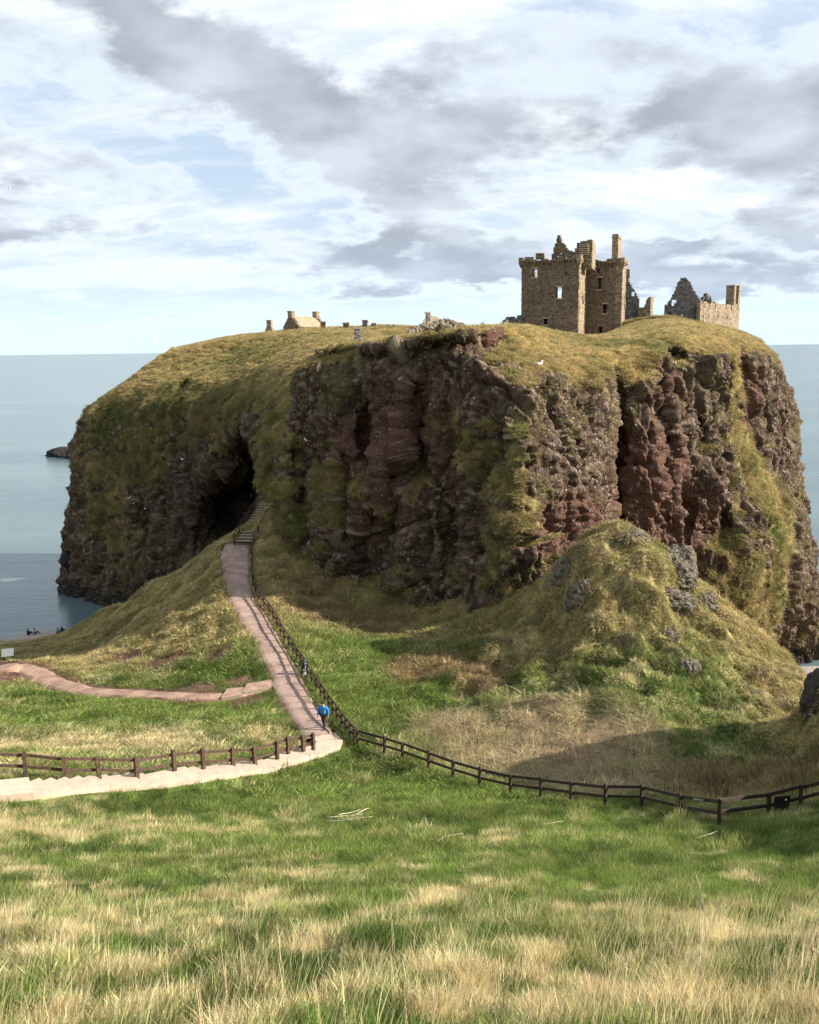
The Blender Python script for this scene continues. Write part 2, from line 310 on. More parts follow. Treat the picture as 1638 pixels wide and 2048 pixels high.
# ground colour: what grows or lies where (blobs are patches on the ground, in metres)
SPOT = {'green': [(640, 1565, 5), (850, 1565, 6), (400, 1612, 4), (1000, 1630, 5), (1300, 1670, 4.5), (700, 1700, 4), (520, 1700, 3), (1200, 1760, 2.5), (720, 1290, 6), (800, 1390, 6), (670, 1400, 4), (300, 1410, 6), (120, 1425, 6), (480, 1430, 4), (1500, 1690, 4), (900, 1740, 2.5), (1100, 1700, 3), (780, 1640, 4), (430, 1340, 3.0), (1050, 1580, 3), (1400, 1740, 2), (660, 1480, 3), (200, 1720, 2.0), (330, 1760, 1.5), (740, 1790, 1.3), (1100, 1790, 1.3), (1550, 1790, 1.5)],
        'dry': [(1430, 1640, .8), (520, 1640, 1.2), (100, 1485, 4.5), (300, 1485, 4.5), (520, 1462, 3), (60, 1660, 3), (250, 1655, 2.5), (430, 1720, 1.8), (1000, 1690, 1.5), (600, 1745, 1.5), (150, 1790, .9), (100, 1870, .9), (330, 1880, .7), (500, 1810, .8), (650, 1880, .6), (900, 1850, .7), (1300, 1860, .9), (1550, 1900, 1.0), (1100, 1900, .7), (200, 1950, .7), (750, 1960, .8), (1250, 1960, .9), (100, 2030, .8), (500, 2020, .7), (900, 2010, .8), (1500, 2020, 1.2), (700, 1635, 1.0), (800, 1745, .8), (950, 1800, 1.5), (1250, 1830, 1.2)],
        'bracken': [(1000, 1495, 5), (1150, 1520, 5), (1060, 1450, 4), (1250, 1560, 3), (900, 1450, 3), (1200, 1470, 4)],
        'rust': [(880, 1330, 4.5), (960, 1350, 3.5), (650, 1230, 4), (780, 1250, 4), (620, 1170, 3.5), (1400, 1560, 3), (1550, 1560, 3)],
        'dirt': [(330, 1325, 2.2), (250, 1315, 2.0), (440, 1310, 1.5), (400, 1375, 2.0), (500, 1400, 1.6), (30, 1352, 3.0), (480, 1360, 1.3)]}
SPOTW = {k: [(march(a, b), r) for a, b, r in v] for k, v in SPOT.items()}
GREEN_D, GREEN_B, DRY, STRAW, OLIVE, TAN, BRACK, RUST, DIRTC = C3(.042, .068, .016), C3(.15, .20, .045), C3(.34, .275, .125), C3(.50, .41, .24), C3(.165, .142, .05), C3(.34, .275, .13), C3(.25, .18, .115), C3(.17, .115, .06), C3(.13, .075, .052)
PEB = C3(.36, .30, .27)
def ground_masks(x, y, z):
    p = np.c_[x, y, np.zeros(len(x))]
    wx = 1.1*n3(p, 2.6, 2.6, 1, 3, off=2); wy = 1.1*n3(p, 2.6, 2.6, 1, 3, off=5)
    M = {}
    for k, L in SPOTW.items():
        s = np.zeros(len(x))
        for c, r in L: s = np.maximum(s, np.exp(-(((x+wx-c[0])**2+(y+wy-c[1])**2)/(r*r))))
        M[k] = s
    M['n1'] = n3(p, 3.2, 3.2, 1, 4, .6, off=11); M['n2'] = n3(p, .8, .8, 1, 3, .6, off=13); M['n3'] = n3(p, 8, 8, 1, 3, off=21)
    M['n4'] = n3(p, 1.0, 1.0, 1, 3, .65, off=25)*sstep(y, 40, 20)*1.15
    M['n5'] = n3(p, 1.4, 1.4, 1, 4, .65, off=29)
    M['dry_amt'] = np.clip(.31+.5*M['n1']+.95*M['n2']+1.25*M['n4']+.34*M['dry']-.40*M['green']+.1*M['bracken'], 0, 1)
    M['rough'] = np.maximum(sstep(y, 52, 60)*sstep(x, 3, 9), np.maximum(sstep(y, 62, 72)*(1-M['green']), sstep(x-(.25*(y-30)), 14, 18)*sstep(y, 26, 36)))
    return M
def ground_color(x, y, z):
    M = ground_masks(x, y, z); d = M['dry_amt']
    gr = lerp(GREEN_D[None], GREEN_B[None], np.clip(.5+1.5*M['n2']+.7*M['n3']+.8*M['n1'], 0, 1)); gr = lerp(gr, C3(.26, .25, .085)[None], np.clip(1.8*M['n5']-.15, 0, .7))
    dr = lerp(DRY[None], STRAW[None], np.clip(.45+1.1*M['n2']+.4*M['n1'], 0, 1))
    c = lerp(gr, dr, sstep(d, .30, .78))
    ol = lerp(OLIVE[None], TAN[None], np.clip(.5+1.2*M['n1']+1.2*M['n2'], 0, 1)); ol = lerp(ol, GREEN_B[None]*.85, np.clip(.9*M['n3']-.12+.7*M['n1'], 0, .6))
    c = lerp(c, ol, np.clip(M['rough'], 0, 1))
    c = lerp(c, lerp(BRACK[None], STRAW[None]*.8, np.clip(.4+M['n2']*1.3, 0, 1)), np.clip(M['bracken']*1.15-.12+.5*M['n1'], 0, 1)*sstep(M['bracken'], .2, .5))
    c = lerp(c, lerp(RUST[None], TAN[None]*.9, np.clip(.3+M['n2'], 0, 1)), sstep(M['rust']+.5*M['n1'], .35, .8)*sstep(M['rust'], .15, .4))
    mnd = np.exp(-(((x-17)/13)**2+((y-59)/9)**2)); c = lerp(c, C3(.11, .085, .06)[None]*(1+.6*M['n2'][:, None]), (crg := sstep(M['n5']*1.2+M['n1']*.8, .16, .4)*np.clip(mnd*1.6, 0, 1))*.9); M['crag'] = crg
    dm = sstep(M['dirt']+.45*M['n2'], .4, .7)
    d1, i1 = near_line(DIRT, x, y); d2, i2 = near_line(PATH_C, x, y)
    edge = np.maximum(sstep(d1, DIRT_HW[i1]+.9, DIRT_HW[i1]+.2), sstep(d2, PATH_HW[i2]+.45, PATH_HW[i2]))
    dm = np.maximum(dm, np.clip(edge*1.1+.6*M['n2']*(edge > 0), 0, 1))
    c = lerp(c, DIRTC[None]*(1+.5*M['n2'][:, None]), dm)
    c = lerp(c, PEB[None]*(1+.35*M['n2'][:, None]), sstep(z+.5*M['n1']-1.9*(x < -48)-.8*(x > 30), 2.6, 1.7))
    c = lerp(c, C3(.05, .045, .05)[None], sstep(z+.25*M['n1'], .75, .4)*(x < 20))
    return np.clip(c, .01, .8), M, dm
gv = np.c_[GX.ravel(), GY.ravel(), GZ.ravel()]
gcol, GM, GDM = ground_color(gv[:, 0], gv[:, 1], gv[:, 2])
# ------------------------------------------------------------------ materials for the land
def new_mat(name):
    m = bpy.data.materials.new(name); m.use_nodes = True; return m, NT(m.node_tree)
def finish(N, bsdf): N.n('ShaderNodeOutputMaterial', i_Surface=bsdf.outputs[0])
def land_mat(name, pebble=0.0, fine=14.0, bump=.35, grain=.5):
    m, N = new_mat(name); pos = N.n('ShaderNodeNewGeometry').outputs['Position']
    col = N.n('ShaderNodeAttribute', attribute_name='col').outputs['Color']
    n1 = N.noise(pos, fine, 5, .65); n2 = N.noise(pos, fine*.22, 4, .6)
    k = N.math('ADD', N.math('MULTIPLY', N.math('SUBTRACT', n1, .5), grain*2.2), N.math('MULTIPLY', N.math('SUBTRACT', n2, .5), grain*1.2))
    k = N.math('ADD', k, 1.0)
    cc = N.n('ShaderNodeCombineColor'); [N.set(cc.inputs[i], k) for i in range(3)]
    c = N.mix(1.0, col, cc.outputs[0], 'MULTIPLY')
    h = N.math('ADD', N.math('MULTIPLY', n1, .07), N.math('MULTIPLY', n2, .2))
    if pebble:
        rk = N.n('ShaderNodeAttribute', attribute_name='rock').outputs['Fac']
        vo = N.n('ShaderNodeTexVoronoi', feature='F1'); N.set(vo.inputs['Vector'], N.mapping(pos, (1, 1, 1.15))); vo.inputs['Scale'].default_value = 2.3
        vo2 = N.n('ShaderNodeTexVoronoi', feature='F1'); N.set(vo2.inputs['Vector'], pos); vo2.inputs['Scale'].default_value = 5.2
        sv = N.n('ShaderNodeSeparateColor'); N.set(sv.inputs[0], vo.outputs['Color'])
        sv2 = N.n('ShaderNodeSeparateColor'); N.set(sv2.inputs[0], vo2.outputs['Color'])
        pb = N.math('MULTIPLY', N.ramp(vo.outputs['Distance'], .42, .18), N.ramp(sv.outputs[0], .35, .6))
        pb2 = N.math('MULTIPLY', N.ramp(vo2.outputs['Distance'], .42, .2), N.ramp(sv2.outputs[0], .45, .8))
        pm = N.math('MULTIPLY', N.math('MAXIMUM', pb, N.math('MULTIPLY', pb2, .8)), rk)
        pcol = N.mix(sv.outputs[1], (.34, .265, .225, 1), (.15, .10, .08, 1))
        c = N.mix(N.math('MULTIPLY', pm, .75), c, pcol)
        h = N.math('ADD', h, N.math('MULTIPLY', N.math('MAXIMUM', N.math('MULTIPLY', pb, .16), N.math('MULTIPLY', pb2, .08)), rk))
        crk = N.noise(N.mapping(pos, (1, 1, .35)), 1.3, 5, .65)
        h = N.math('ADD', h, N.math('MULTIPLY', N.math('MULTIPLY', crk, .35), rk))
    bp = N.n('ShaderNodeBump'); bp.inputs['Strength'].default_value = bump; bp.inputs['Distance'].default_value = 1.0; N.set(bp.inputs['Height'], h)
    b = N.n('ShaderNodeBsdfPrincipled', i_Base_Color=c, i_Roughness=.95, i_Normal=bp.outputs[0]); b.inputs['Specular IOR Level'].default_value = .12
    finish(N, b); return m
M_GROUND = land_mat('meadow_turf', 0, 11, .5, .55)
M_CLIFF = land_mat('conglomerate_cliff', 1.0, 6, .9, .5)

me = mesh_np('ground', gv, grid_faces(len(gx), len(gy))); color_attr(me, 'col', gcol)
tag(link('ground', me, M_GROUND), 'grassy hillside, gully and mound between viewer and castle rock', kind='structure')

# sea
m, N = new_mat('sea_water'); pos = N.n('ShaderNodeNewGeometry').outputs['Position']
n1 = N.noise(N.mapping(pos, (.55, 1.2, 1), rot=(0, 0, .35)), .55, 5, .6); n2 = N.noise(N.mapping(pos, (.12, .3, 1), rot=(0, 0, .2)), .18, 4, .55); n3_ = N.noise(N.mapping(pos, (.004, .012, 1)), 1.0, 4, .55)
bp = N.n('ShaderNodeBump'); bp.inputs['Strength'].default_value = .55; bp.inputs['Distance'].default_value = .5
N.set(bp.inputs['Height'], N.math('ADD', N.math('MULTIPLY', n1, .35), N.math('MULTIPLY', n2, .9)))
sepp = N.n('ShaderNodeSeparateXYZ'); N.set(sepp.inputs[0], pos)
c = N.mix(N.ramp(n3_, .38, .62), (.075, .118, .126, 1), (.105, .160, .166, 1))
b = N.n('ShaderNodeBsdfPrincipled', i_Base_Color=c, i_Roughness=.2, i_Normal=bp.outputs[0], i_IOR=1.33); finish(N, b)
M_SEA = m
rr = np.concatenate([np.linspace(0, 400, 41), 400*1.25**np.arange(1, 25)]); th = np.linspace(0, 2*math.pi, 97)
A, B = np.meshgrid(rr, th, indexing='ij')
me = mesh_np('sea', np.c_[(A*np.cos(B)).ravel(), (A*np.sin(B)+60).ravel(), np.zeros(A.size)], grid_faces(len(rr), len(th)))
tag(link('sea', me, M_SEA), 'calm pale teal sea reaching to the horizon', kind='structure')

# ------------------------------------------------------------------ the rock: lofted cliffs
def loft(cols, tails, nu, nv):
    """cols: per column the points bottom..top; tails: plateau points that follow. Returns grid points (nu,nv,3)."""
    A = []
    for c, t in zip(cols, tails):
        w = [P(*q) for q in c]; foot = w[0].copy()
        foot = foot+(foot-CAM)*C3(1, 1, 0)*(-.03); foot[2] = min(-4.0, foot[2]-3)
        w = [foot]+w+[P(*q) for q in t]
        bk = w[-1].copy(); bk[1] += 5; bk[2] -= 4; b2 = bk+C3(0, 5, 0); b2[2] = -4
        A.append(w+[bk, b2])
    A = np.array(A)                                             # (ncol, nrow, 3)
    dv = np.linalg.norm(np.diff(A, axis=1), axis=2).mean(0); dv[-2:] *= .12; dv[0] *= .5; dv[-3] *= .5
    tv = np.interp(np.linspace(0, dv.sum(), nv), np.r_[0, np.cumsum(dv)], np.arange(A.shape[1]))
    du = np.linalg.norm(np.diff(A[:, 1:7], axis=0), axis=2).mean(1)
    tu = np.interp(np.linspace(0, du.sum(), nu), np.r_[0, np.cumsum(du)], np.arange(A.shape[0]))
    G = catmull(A, tu)
    G = catmull(np.swapaxes(G, 0, 1).copy(), tv)
    return np.swapaxes(G, 0, 1).copy(), tu, tv
def normals(G):
    a = np.gradient(G, axis=0); b = np.gradient(G, axis=1); n = np.cross(a, b); return n/np.maximum(np.linalg.norm(n, axis=2, keepdims=True), 1e-9)
BCOLS = [
 [(640, 1060, 104), (650, 950, 104), (660, 880, 105), (670, 800, 107), (690, 740, 110), (710, 700, 115), (730, 680, 122)],
 [(575, 1120, 92), (566, 1010, 92), (576, 900, 92.5), (584, 820, 92.5), (600, 752, 93), (635, 713, 94.5), (700, 686, 98)],
 [(640, 1185, 86), (640, 1060, 87), (640, 920, 88), (645, 810, 89), (658, 742, 90), (690, 706, 91.5), (733, 689, 94)],
 [(700, 1215, 83.5), (700, 1090, 84.5), (702, 940, 85.5), (706, 810, 86.5), (716, 738, 87.5), (738, 704, 89), (770, 684, 91.5)],
 [(765, 1240, 80.5), (765, 1100, 81.5), (762, 950, 83), (765, 810, 84), (772, 735, 85), (788, 700, 86.5), (812, 679, 89)],
 [(850, 1230, 78.5), (850, 1100, 79.5), (856, 950, 80.5), (865, 810, 81.5), (868, 730, 82.5), (870, 692, 84), (872, 670, 86.5)],
 [(950, 1205, 75.5), (955, 1060, 76.5), (960, 910, 78), (960, 790, 79), (958, 712, 80.5), (952, 680, 82.5), (945, 660, 86)],
 [(1040, 1180, 72), (1036, 1080, 73), (1036, 950, 74.5), (1040, 840, 76.5), (1052, 762, 79), (1050, 712, 87), (1045, 655, 103)],
 [(1110, 1180, 74.5), (1095, 1050, 76), (1085, 920, 78), (1075, 810, 80.5), (1095, 742, 84), (1110, 704, 94), (1120, 668, 112)],
 [(1175, 1180, 80), (1178, 1060, 81), (1180, 950, 83), (1172, 850, 85), (1170, 768, 88), (1180, 716, 95), (1190, 676, 118)],
 [(1225, 1240, 89), (1218, 1060, 91), (1218, 920, 92), (1226, 810, 93), (1245, 745, 95.5), (1258, 702, 101), (1265, 666, 121)],
 [(1300, 1300, 91), (1300, 1110, 92), (1300, 960, 92.5), (1302, 840, 94), (1318, 750, 97), (1330, 692, 101), (1338, 648, 124)],
 [(1400, 1340, 95), (1400, 1160, 95), (1398, 1010, 94), (1396, 885, 97), (1402, 775, 100), (1412, 700, 104), (1420, 659, 127)],
 [(1500, 1360, 101), (1500, 1210, 98), (1482, 1060, 97), (1452, 905, 102), (1462, 795, 106), (1478, 708, 110), (1484, 672, 130)],
 [(1570, 1330, 113), (1588, 1190, 108), (1560, 1030, 108), (1520, 905, 112), (1522, 788, 116), (1522, 714, 120), (1508, 680, 136)],
 [(1655, 1335, 124), (1628, 1180, 122), (1598, 1050, 122), (1582, 900, 124), (1564, 785, 128), (1538, 718, 134), (1512, 688, 142)],
 [(1625, 1300, 160), (1605, 1180, 160), (1580, 1050, 160), (1565, 900, 160), (1548, 785, 160), (1525, 722, 160), (1500, 694, 163)]]
BT = [(760, 676, 140), (770, 676, 140), (790, 676, 140), (815, 674, 140), (850, 674, 140), (890, 672, 140), (945, 668, 140), (1045, 662, 150), (1120, 679, 150), (1190, 680, 150), (1260, 652, 150), (1340, 642, 150), (1420, 656, 150), (1478, 668, 150), (1500, 680, 155), (1505, 694, 165), (1495, 698, 178)]
G, tu, tv = loft(BCOLS, [[t] for t in BT], 860, 500)
def blobs3(V, L, vis):
    """3-D patches: each named by a spot on the built surface nearest the viewer there."""
    px, py, dep = vis; out = np.zeros(len(V))
    for (bx, by, r, a) in L:
        d2 = (px-bx)**2+(py-by)**2; k = np.argmin(d2+ (dep-60)*1.2); c = V[k]
        out += a*np.exp(-((V-c)**2).sum(1)/(r*r))
    return out
def carve(G, holes):
    V = G.reshape(-1, 3).copy(); vis = project(V)
    for (bx, by, rx, rz, depth, dirx) in holes:
        d2 = (vis[0]-bx)**2+(vis[1]-by)**2; k = np.argmin(d2+(vis[2]-60)*1.2); c = V[k].copy()
        q = np.exp(-(((V[:, 0]-c[0])/rx)**2+((V[:, 2]-c[2])/rz)**2+((V[:, 1]-c[1])/(max(rx, rz)*2.2))**2)**2)
        V += q[:, None]*depth*C3(dirx, 1, 0)[None]
    return V.reshape(G.shape)
def cliffify(G, tv, holes, amp, grass_spots, bare_spots, red_spots, dry_spots, green_spots, rib=1.0, cave_shade_spots=(), gbias=0.0, gk=1.0):
    G = carve(G, holes)
    nrm = normals(G); V = G.reshape(-1, 3).copy(); n = nrm.reshape(-1, 3)
    if n[:, 1].mean() > 0 and (n[:, 1] < 0).mean() < .3: n = -n
    vis = project(V)
    up = n[:, 2]
    steep = sstep(up, .75, .35)
    # where the turf clings
    ng = n3(V, 7, 7, 9, 4, .55, off=31); ng2 = n3(V, 1.8, 1.8, 1.6, 4, .65, off=37)
    gm = gbias+sstep(up, .3, .7)*1.1+1.6*sstep(up, .84, .95)+1.0*ng+1.7*ng2+gk*np.minimum(blobs3(V, grass_spots, vis), 1.2)-blobs3(V, bare_spots, vis)
    grass = sstep(gm, .15, .6)
    rock = 1-grass
    # relief: gullies and ribs running down, ledges, knobbly conglomerate
    a = 3.0*n3(V, 7.0, 7.0, 30, 3, .5, True, off=41)-1.1
    b_ = 1.5*n3(V, 2.6, 2.6, 7, 4, .55, True, off=43)-.4
    c_ = .95*n3(V, 1.7, 1.7, 3.0, 4, .62, off=47)
    d_ = .30*n3(V, .6, .6, .55, 2, .6, off=53)
    f1, f2, cid = worley(V+np.c_[.5*c_, .5*d_, .3*c_], 3.4, 3.4, 7.5, .3)
    blk = (cid-.5)*.75-.9*np.exp(-(f2-f1)/.06)
    g1, g2, gid = worley(V+.35*np.c_[c_, d_*2, c_], .85, .85, 1.7, 5.1)
    knob = .20*(.75-g1)+(gid-.5)*.24-.24*np.exp(-(g2-g1)/.08)
    k1, k2, kid = worley(V, .42, .42, .46, 9.7)
    peb = .26*(.7-k1)+(kid-.5)*.14
    rk = rock*(.08+.92*steep)
    disp = steep*rib*(a+b_*(.35+.65*rock))+amp*(c_*(.45+.55*rock)+d_*(.5+.5*rock))+amp*rk*(blk+knob+peb)
    disp += .35*grass*n3(V, 1.3, 1.3, 1.0, 3, .5, True, off=59)
    flat = np.tile(sstep(tv, 6.7, 7.3), G.shape[0]); disp = disp*(1-.8*flat)-.1*flat
    V2 = V+n*disp[:, None]
    # colour of what is there, with cave shade painted over it
    r1 = n3(V, 5, 5, 8, 4, .55, off=61); r2 = n3(V, 1.1, 1.1, 1.3, 3, .6, off=67); r3 = n3(V, 3.4, 3.4, 3, 3, .5, off=71)
    red = np.clip(blobs3(V, red_spots, vis)+.55*r1, 0, 1)
    rc = lerp(C3(.042, .027, .018)[None], C3(.130, .092, .062)[None], np.clip(.3+.8*r3+.7*r2+.7*(gid-.5)+.5*(kid-.5), 0, 1)); rc = lerp(rc, C3(.28, .215, .165)[None], (kid > .88)*.55); rc = lerp(rc, C3(.10, .088, .032)[None], np.clip(1.6*ng2+.9*ng+.1, 0, .8))
    rc = lerp(rc, C3(.10, .050, .036)[None]*(1+.4*r2[:, None]), sstep(red, .2, .9)*.85)
    dry = np.clip(.25+.9*r1+.7*r2+blobs3(V, dry_spots, vis)+sstep(up, .5, .9)*.5, 0, 1)
    gc = lerp(C3(.18, .15, .062)[None], C3(.37, .285, .13)[None], dry)
    gc = lerp(gc, C3(.11, .13, .035)[None], np.clip(.05+.8*r3+blobs3(V, green_spots, vis), 0, .85))
    gc *= 1+.35*r2[:, None]
    c = lerp(rc, gc, grass)
    wet = sstep(V2[:, 2]+.8*r3, 4.5, 1.5)
    c = lerp(c, C3(.03, .028, .026)[None], wet*.85)
    c = lerp(c, C3(.028, .024, .022)[None], np.clip(blobs3(V, cave_shade_spots, vis), 0, .9))  # darkens the cave hollow in colour so it reads as deep shade
    return V2, n, grass, np.clip(c, .008, .7)
hB = [(1225, 930, 1.6, 9, 4.5, 0.3), (1330, 900, 1.0, 7, 2.2, .3), (1375, 940, 1.2, 7, 2.5, .3), (1355, 712, 1.5, 1.1, 4, 0), (1480, 760, 2.2, 3.0, 2.5, 0), (735, 880, 1.1, 4, 3.5, 0.2), (830, 870, 1.1, 4.5, 3.2, .2), (755, 1120, 2.0, 4.5, 4.0, 0), (690, 1000, 1.0, 4, 2.5, .2), (790, 1010, .9, 4, 2.5, .2), (900, 1080, 1.0, 3.5, 2.5, .2), (990, 690, 2.5, 1.6, 2.5, 0), (1440, 1060, 2.5, 2.5, 2.5, 0), (1530, 1010, 1.2, 1.2, 1.2, 0), (600, 960, 1.5, 5, 2, 0), (1400, 870, 1.5, 2.0, 2, 0)]
VB, nB, grB, cB = cliffify(G, tv, hB, 1.0,
    grass_spots=[(745, 682, 2.5, 1.2), (775, 676, 2.5, 1.2), (812, 670, 2.5, 1.2), (872, 660, 2.5, 1.2), (910, 655, 2.5, 1.2), (690, 700, 3, 1.0), (640, 712, 3, 1.0), (700, 960, 3, .5), (840, 1000, 3, .5), (760, 780, 3, .4), (900, 800, 3, .5), (640, 930, 3, .5), (1000, 960, 3, .5), (960, 880, 2.5, .4), (1040, 1040, 2.5, .4), (660, 1010, 5, .6), (1200, 715, 6, .8), (1120, 700, 6, .8), (1060, 690, 5, .8), (1300, 680, 6, .7), (1490, 930, 3.5, 1.6), (1530, 1000, 3.5, 1.6), (1560, 1070, 4, 1.5), (1450, 870, 2.5, 1.4), (1540, 1180, 4, .6), (1450, 1180, 6, .8), (1400, 1250, 6, .8), (1430, 690, 8, .9), (1520, 700, 5, .8), (1290, 830, 3, .5), (800, 1000, 3, .3), (640, 860, 3, .3), (650, 1100, 4, .7), (560, 1000, 3, .9), (580, 880, 3, .6), (1330, 790, 3, .5), (860, 900, 2, .3), (1500, 1290, 6, .5)],
    bare_spots=[(1360, 755, 4, .8), (1420, 745, 4, .8), (1490, 735, 4, .8), (1330, 810, 3, .8), (1400, 810, 4, .8), (1230, 790, 3, .7), (1300, 790, 3, .6), (1110, 760, 3, .6), (1545, 740, 4, .8), (640, 760, 4, .9), (700, 735, 4, .9), (770, 715, 4, 1.0), (840, 705, 4, 1.0), (910, 705, 4, .9), (970, 720, 4, .8), (1120, 900, 5, .7), (1150, 1080, 5, 1.0), (1260, 950, 7, 1.0), (1350, 1000, 6, 1.0), (1480, 770, 6, .9), (1560, 820, 6, .8), (1580, 950, 4, .9), (740, 900, 4, .6), (830, 860, 4, .6), (760, 1130, 5, .8), (860, 1080, 4, .6), (975, 665, 2.2, 1.6), (1000, 715, 2.2, 1.2), (1360, 715, 2, 1.0), (1600, 1200, 6, .8), (1100, 780, 4, .5), (700, 820, 4, .4), (1240, 1080, 5, .8), (1590, 1090, 4, .8)],
    red_spots=[(720, 950, 8, .35), (850, 900, 8, .35), (950, 780, 6, .3), (800, 760, 6, .3), (1150, 1080, 5, 1.2), (1100, 1090, 4, .6), (1250, 950, 7, .9), (1310, 980, 6, .7), (1480, 830, 5, .8), (1480, 760, 4, .6), (975, 662, 2.0, 1.6), (1600, 1200, 6, .5), (740, 900, 3, .8), (840, 880, 3, .6), (700, 1050, 3, .5), (1330, 760, 3, .6), (1400, 1090, 5, .7), (1010, 720, 2, .6)],
    dry_spots=[(1130, 700, 7, .7), (1060, 680, 6, .7), (1250, 740, 5, .6), (1500, 690, 8, .8), (1420, 680, 8, .7), (1330, 660, 8, .5), (1480, 930, 4, .8), (1530, 1010, 4, .7), (1560, 1090, 4, .6), (600, 760, 5, .2), (1560, 1230, 6, .5)],
    green_spots=[(1540, 1060, 4, .5), (1480, 920, 4, .45), (1560, 1150, 4, .4), (1200, 690, 4, .5), (1150, 880, 1.5, .6), (700, 1020, 4, .35), (980, 900, 4, .3), (1300, 690, 4, .4), (600, 1060, 4, .4)], rib=.72, gbias=-.10, gk=.8)
def build_cliff(name, G, V, gr, c, label):
    me = mesh_np(name, V, grid_faces(G.shape[0], G.shape[1])[:, ::-1]); color_attr(me, 'col', c); float_attr(me, 'rock', 1-gr)
    return tag(link(name, me, M_CLIFF), label, kind='structure')
build_cliff('castle_rock', G, VB, grB, cB, 'tall dark red conglomerate sea cliff that carries the ruined castle')
GBshape = G.shape

HCOLS = [
 [(145, 1130, 172), (155, 1020, 172), (172, 900, 172), (194, 825, 173), (220, 795, 175), (275, 757, 180), (350, 707, 188)],
 [(138, 1160, 158), (146, 1050, 158), (160, 910, 158), (178, 835, 159), (200, 803, 161), (252, 768, 167), (335, 706, 179)],
 [(215, 1210, 150), (210, 1100, 150), (213, 960, 151), (222, 860, 153), (245, 790, 156), (292, 748, 165), (362, 699, 179)],
 [(300, 1240, 142), (298, 1110, 142), (298, 960, 144), (306, 860, 146), (330, 780, 150), (382, 735, 160), (440, 683, 178)],
 [(380, 1210, 134), (380, 1060, 136), (388, 955, 137), (398, 855, 139), (418, 772, 143), (462, 725, 155), (505, 674, 175)],
 [(450, 1160, 128), (440, 1060, 131), (448, 955, 132), (460, 855, 131), (480, 772, 136), (522, 715, 148), (562, 668, 170)],
 [(512, 1090, 120), (500, 990, 122), (500, 920, 121), (512, 855, 119), (532, 780, 124), (572, 715, 138), (622, 664, 160)],
 [(556, 1060, 107), (548, 970, 108), (554, 885, 109), (566, 805, 114), (592, 745, 122), (642, 694, 135), (702, 662, 155)],
 [(620, 1060, 100), (620, 960, 102), (622, 885, 104), (640, 805, 110), (662, 745, 118), (702, 694, 130), (762, 660, 150)],
 [(700, 1060, 98), (700, 960, 100), (705, 885, 104), (715, 805, 110), (730, 745, 118), (760, 694, 130), (822, 662, 150)]]
HCOLS = [[(x, y, Y if Y < 158 else 158+(Y-158)*.5) for x, y, Y in c] for c in HCOLS]
G2, _, tv2 = loft(HCOLS, [[(c[-1][0]+12, c[-1][1]-1 if c[-1][0] > 500 else c[-1][1]-3, c[-1][2]+6)] for c in HCOLS], 430, 380)
hH = [(492, 965, 4.6, 6.0, 20, .1), (455, 1035, 5.5, 5, 14, 0), (370, 775, 1.4, 1.2, 2.5, 0), (300, 1050, 2.5, 5, 2.5, 0), (420, 1080, 3, 5, 4, 0), (340, 1000, 2, 3, 2, 0)]
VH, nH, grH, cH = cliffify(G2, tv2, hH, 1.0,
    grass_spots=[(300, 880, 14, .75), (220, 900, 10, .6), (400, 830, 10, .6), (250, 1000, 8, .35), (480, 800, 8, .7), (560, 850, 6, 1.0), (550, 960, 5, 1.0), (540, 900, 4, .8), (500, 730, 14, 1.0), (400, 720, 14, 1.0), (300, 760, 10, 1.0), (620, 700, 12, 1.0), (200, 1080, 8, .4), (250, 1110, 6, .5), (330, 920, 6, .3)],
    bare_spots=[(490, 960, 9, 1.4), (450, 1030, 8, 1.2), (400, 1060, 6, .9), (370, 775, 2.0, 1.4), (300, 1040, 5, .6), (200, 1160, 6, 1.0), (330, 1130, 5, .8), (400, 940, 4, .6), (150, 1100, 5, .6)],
    red_spots=[(480, 990, 5, .2)], dry_spots=[(560, 860, 4, .5), (550, 960, 4, .5), (400, 715, 14, .45), (520, 700, 14, .3), (280, 765, 8, .5), (200, 820, 5, .5)],  # first dry spots lighten the gully turf to paint sunlight there
    green_spots=[(560, 860, 4, .5), (550, 950, 4, .5), (235, 850, 4, 1.0), (220, 870, 4, .8), (300, 900, 8, .3), (540, 700, 12, .35), (440, 730, 9, .3), (350, 850, 7, .3)], rib=.85, gbias=-.28, gk=.8, cave_shade_spots=[(492, 965, 9, 1.0), (455, 1040, 8, .9)])
build_cliff('headland', G2, VH, grH, cH, 'grass-draped headland falling steeply into the sea beside the castle rock')
# ------------------------------------------------------------------ vegetation: tufts set out point by point
def blade_mesh(name, n, h0, h1, spread, wid, lean, segs=2, seed=0, droop=0.0):
    r = np.random.default_rng(seed); V = []; F = []
    for _ in range(n):
        a = r.uniform(0, 6.283); d = spread*math.sqrt(r.uniform()); x, y = d*math.cos(a), d*math.sin(a)
        h = r.uniform(h0, h1); la = r.uniform(0, 6.283); lx, ly = math.cos(la)*lean*r.uniform(.2, 1), math.sin(la)*lean*r.uniform(.2, 1)
        lx += x/spread*lean*.6; ly += y/spread*lean*.6
        wa = r.uniform(0, 3.14); wx, wy = math.cos(wa)*wid, math.sin(wa)*wid; b = len(V)
        for k in range(segs):
            t = k/segs; q = t**1.6; s = 1-.55*t
            V += [(x+lx*h*q-wx*s, y+ly*h*q-wy*s, h*(t-droop*t*t)), (x+lx*h*q+wx*s, y+ly*h*q+wy*s, h*(t-droop*t*t))]
            if k: F.append((b+2*k-2, b+2*k-1, b+2*k+1, b+2*k))
        V.append((x+lx*h, y+ly*h, h*(1-droop))); F.append((b+2*segs-2, b+2*segs-1, b+2*segs))
    me = bpy.data.meshes.new(name); me.from_pydata(V, [], F); return me
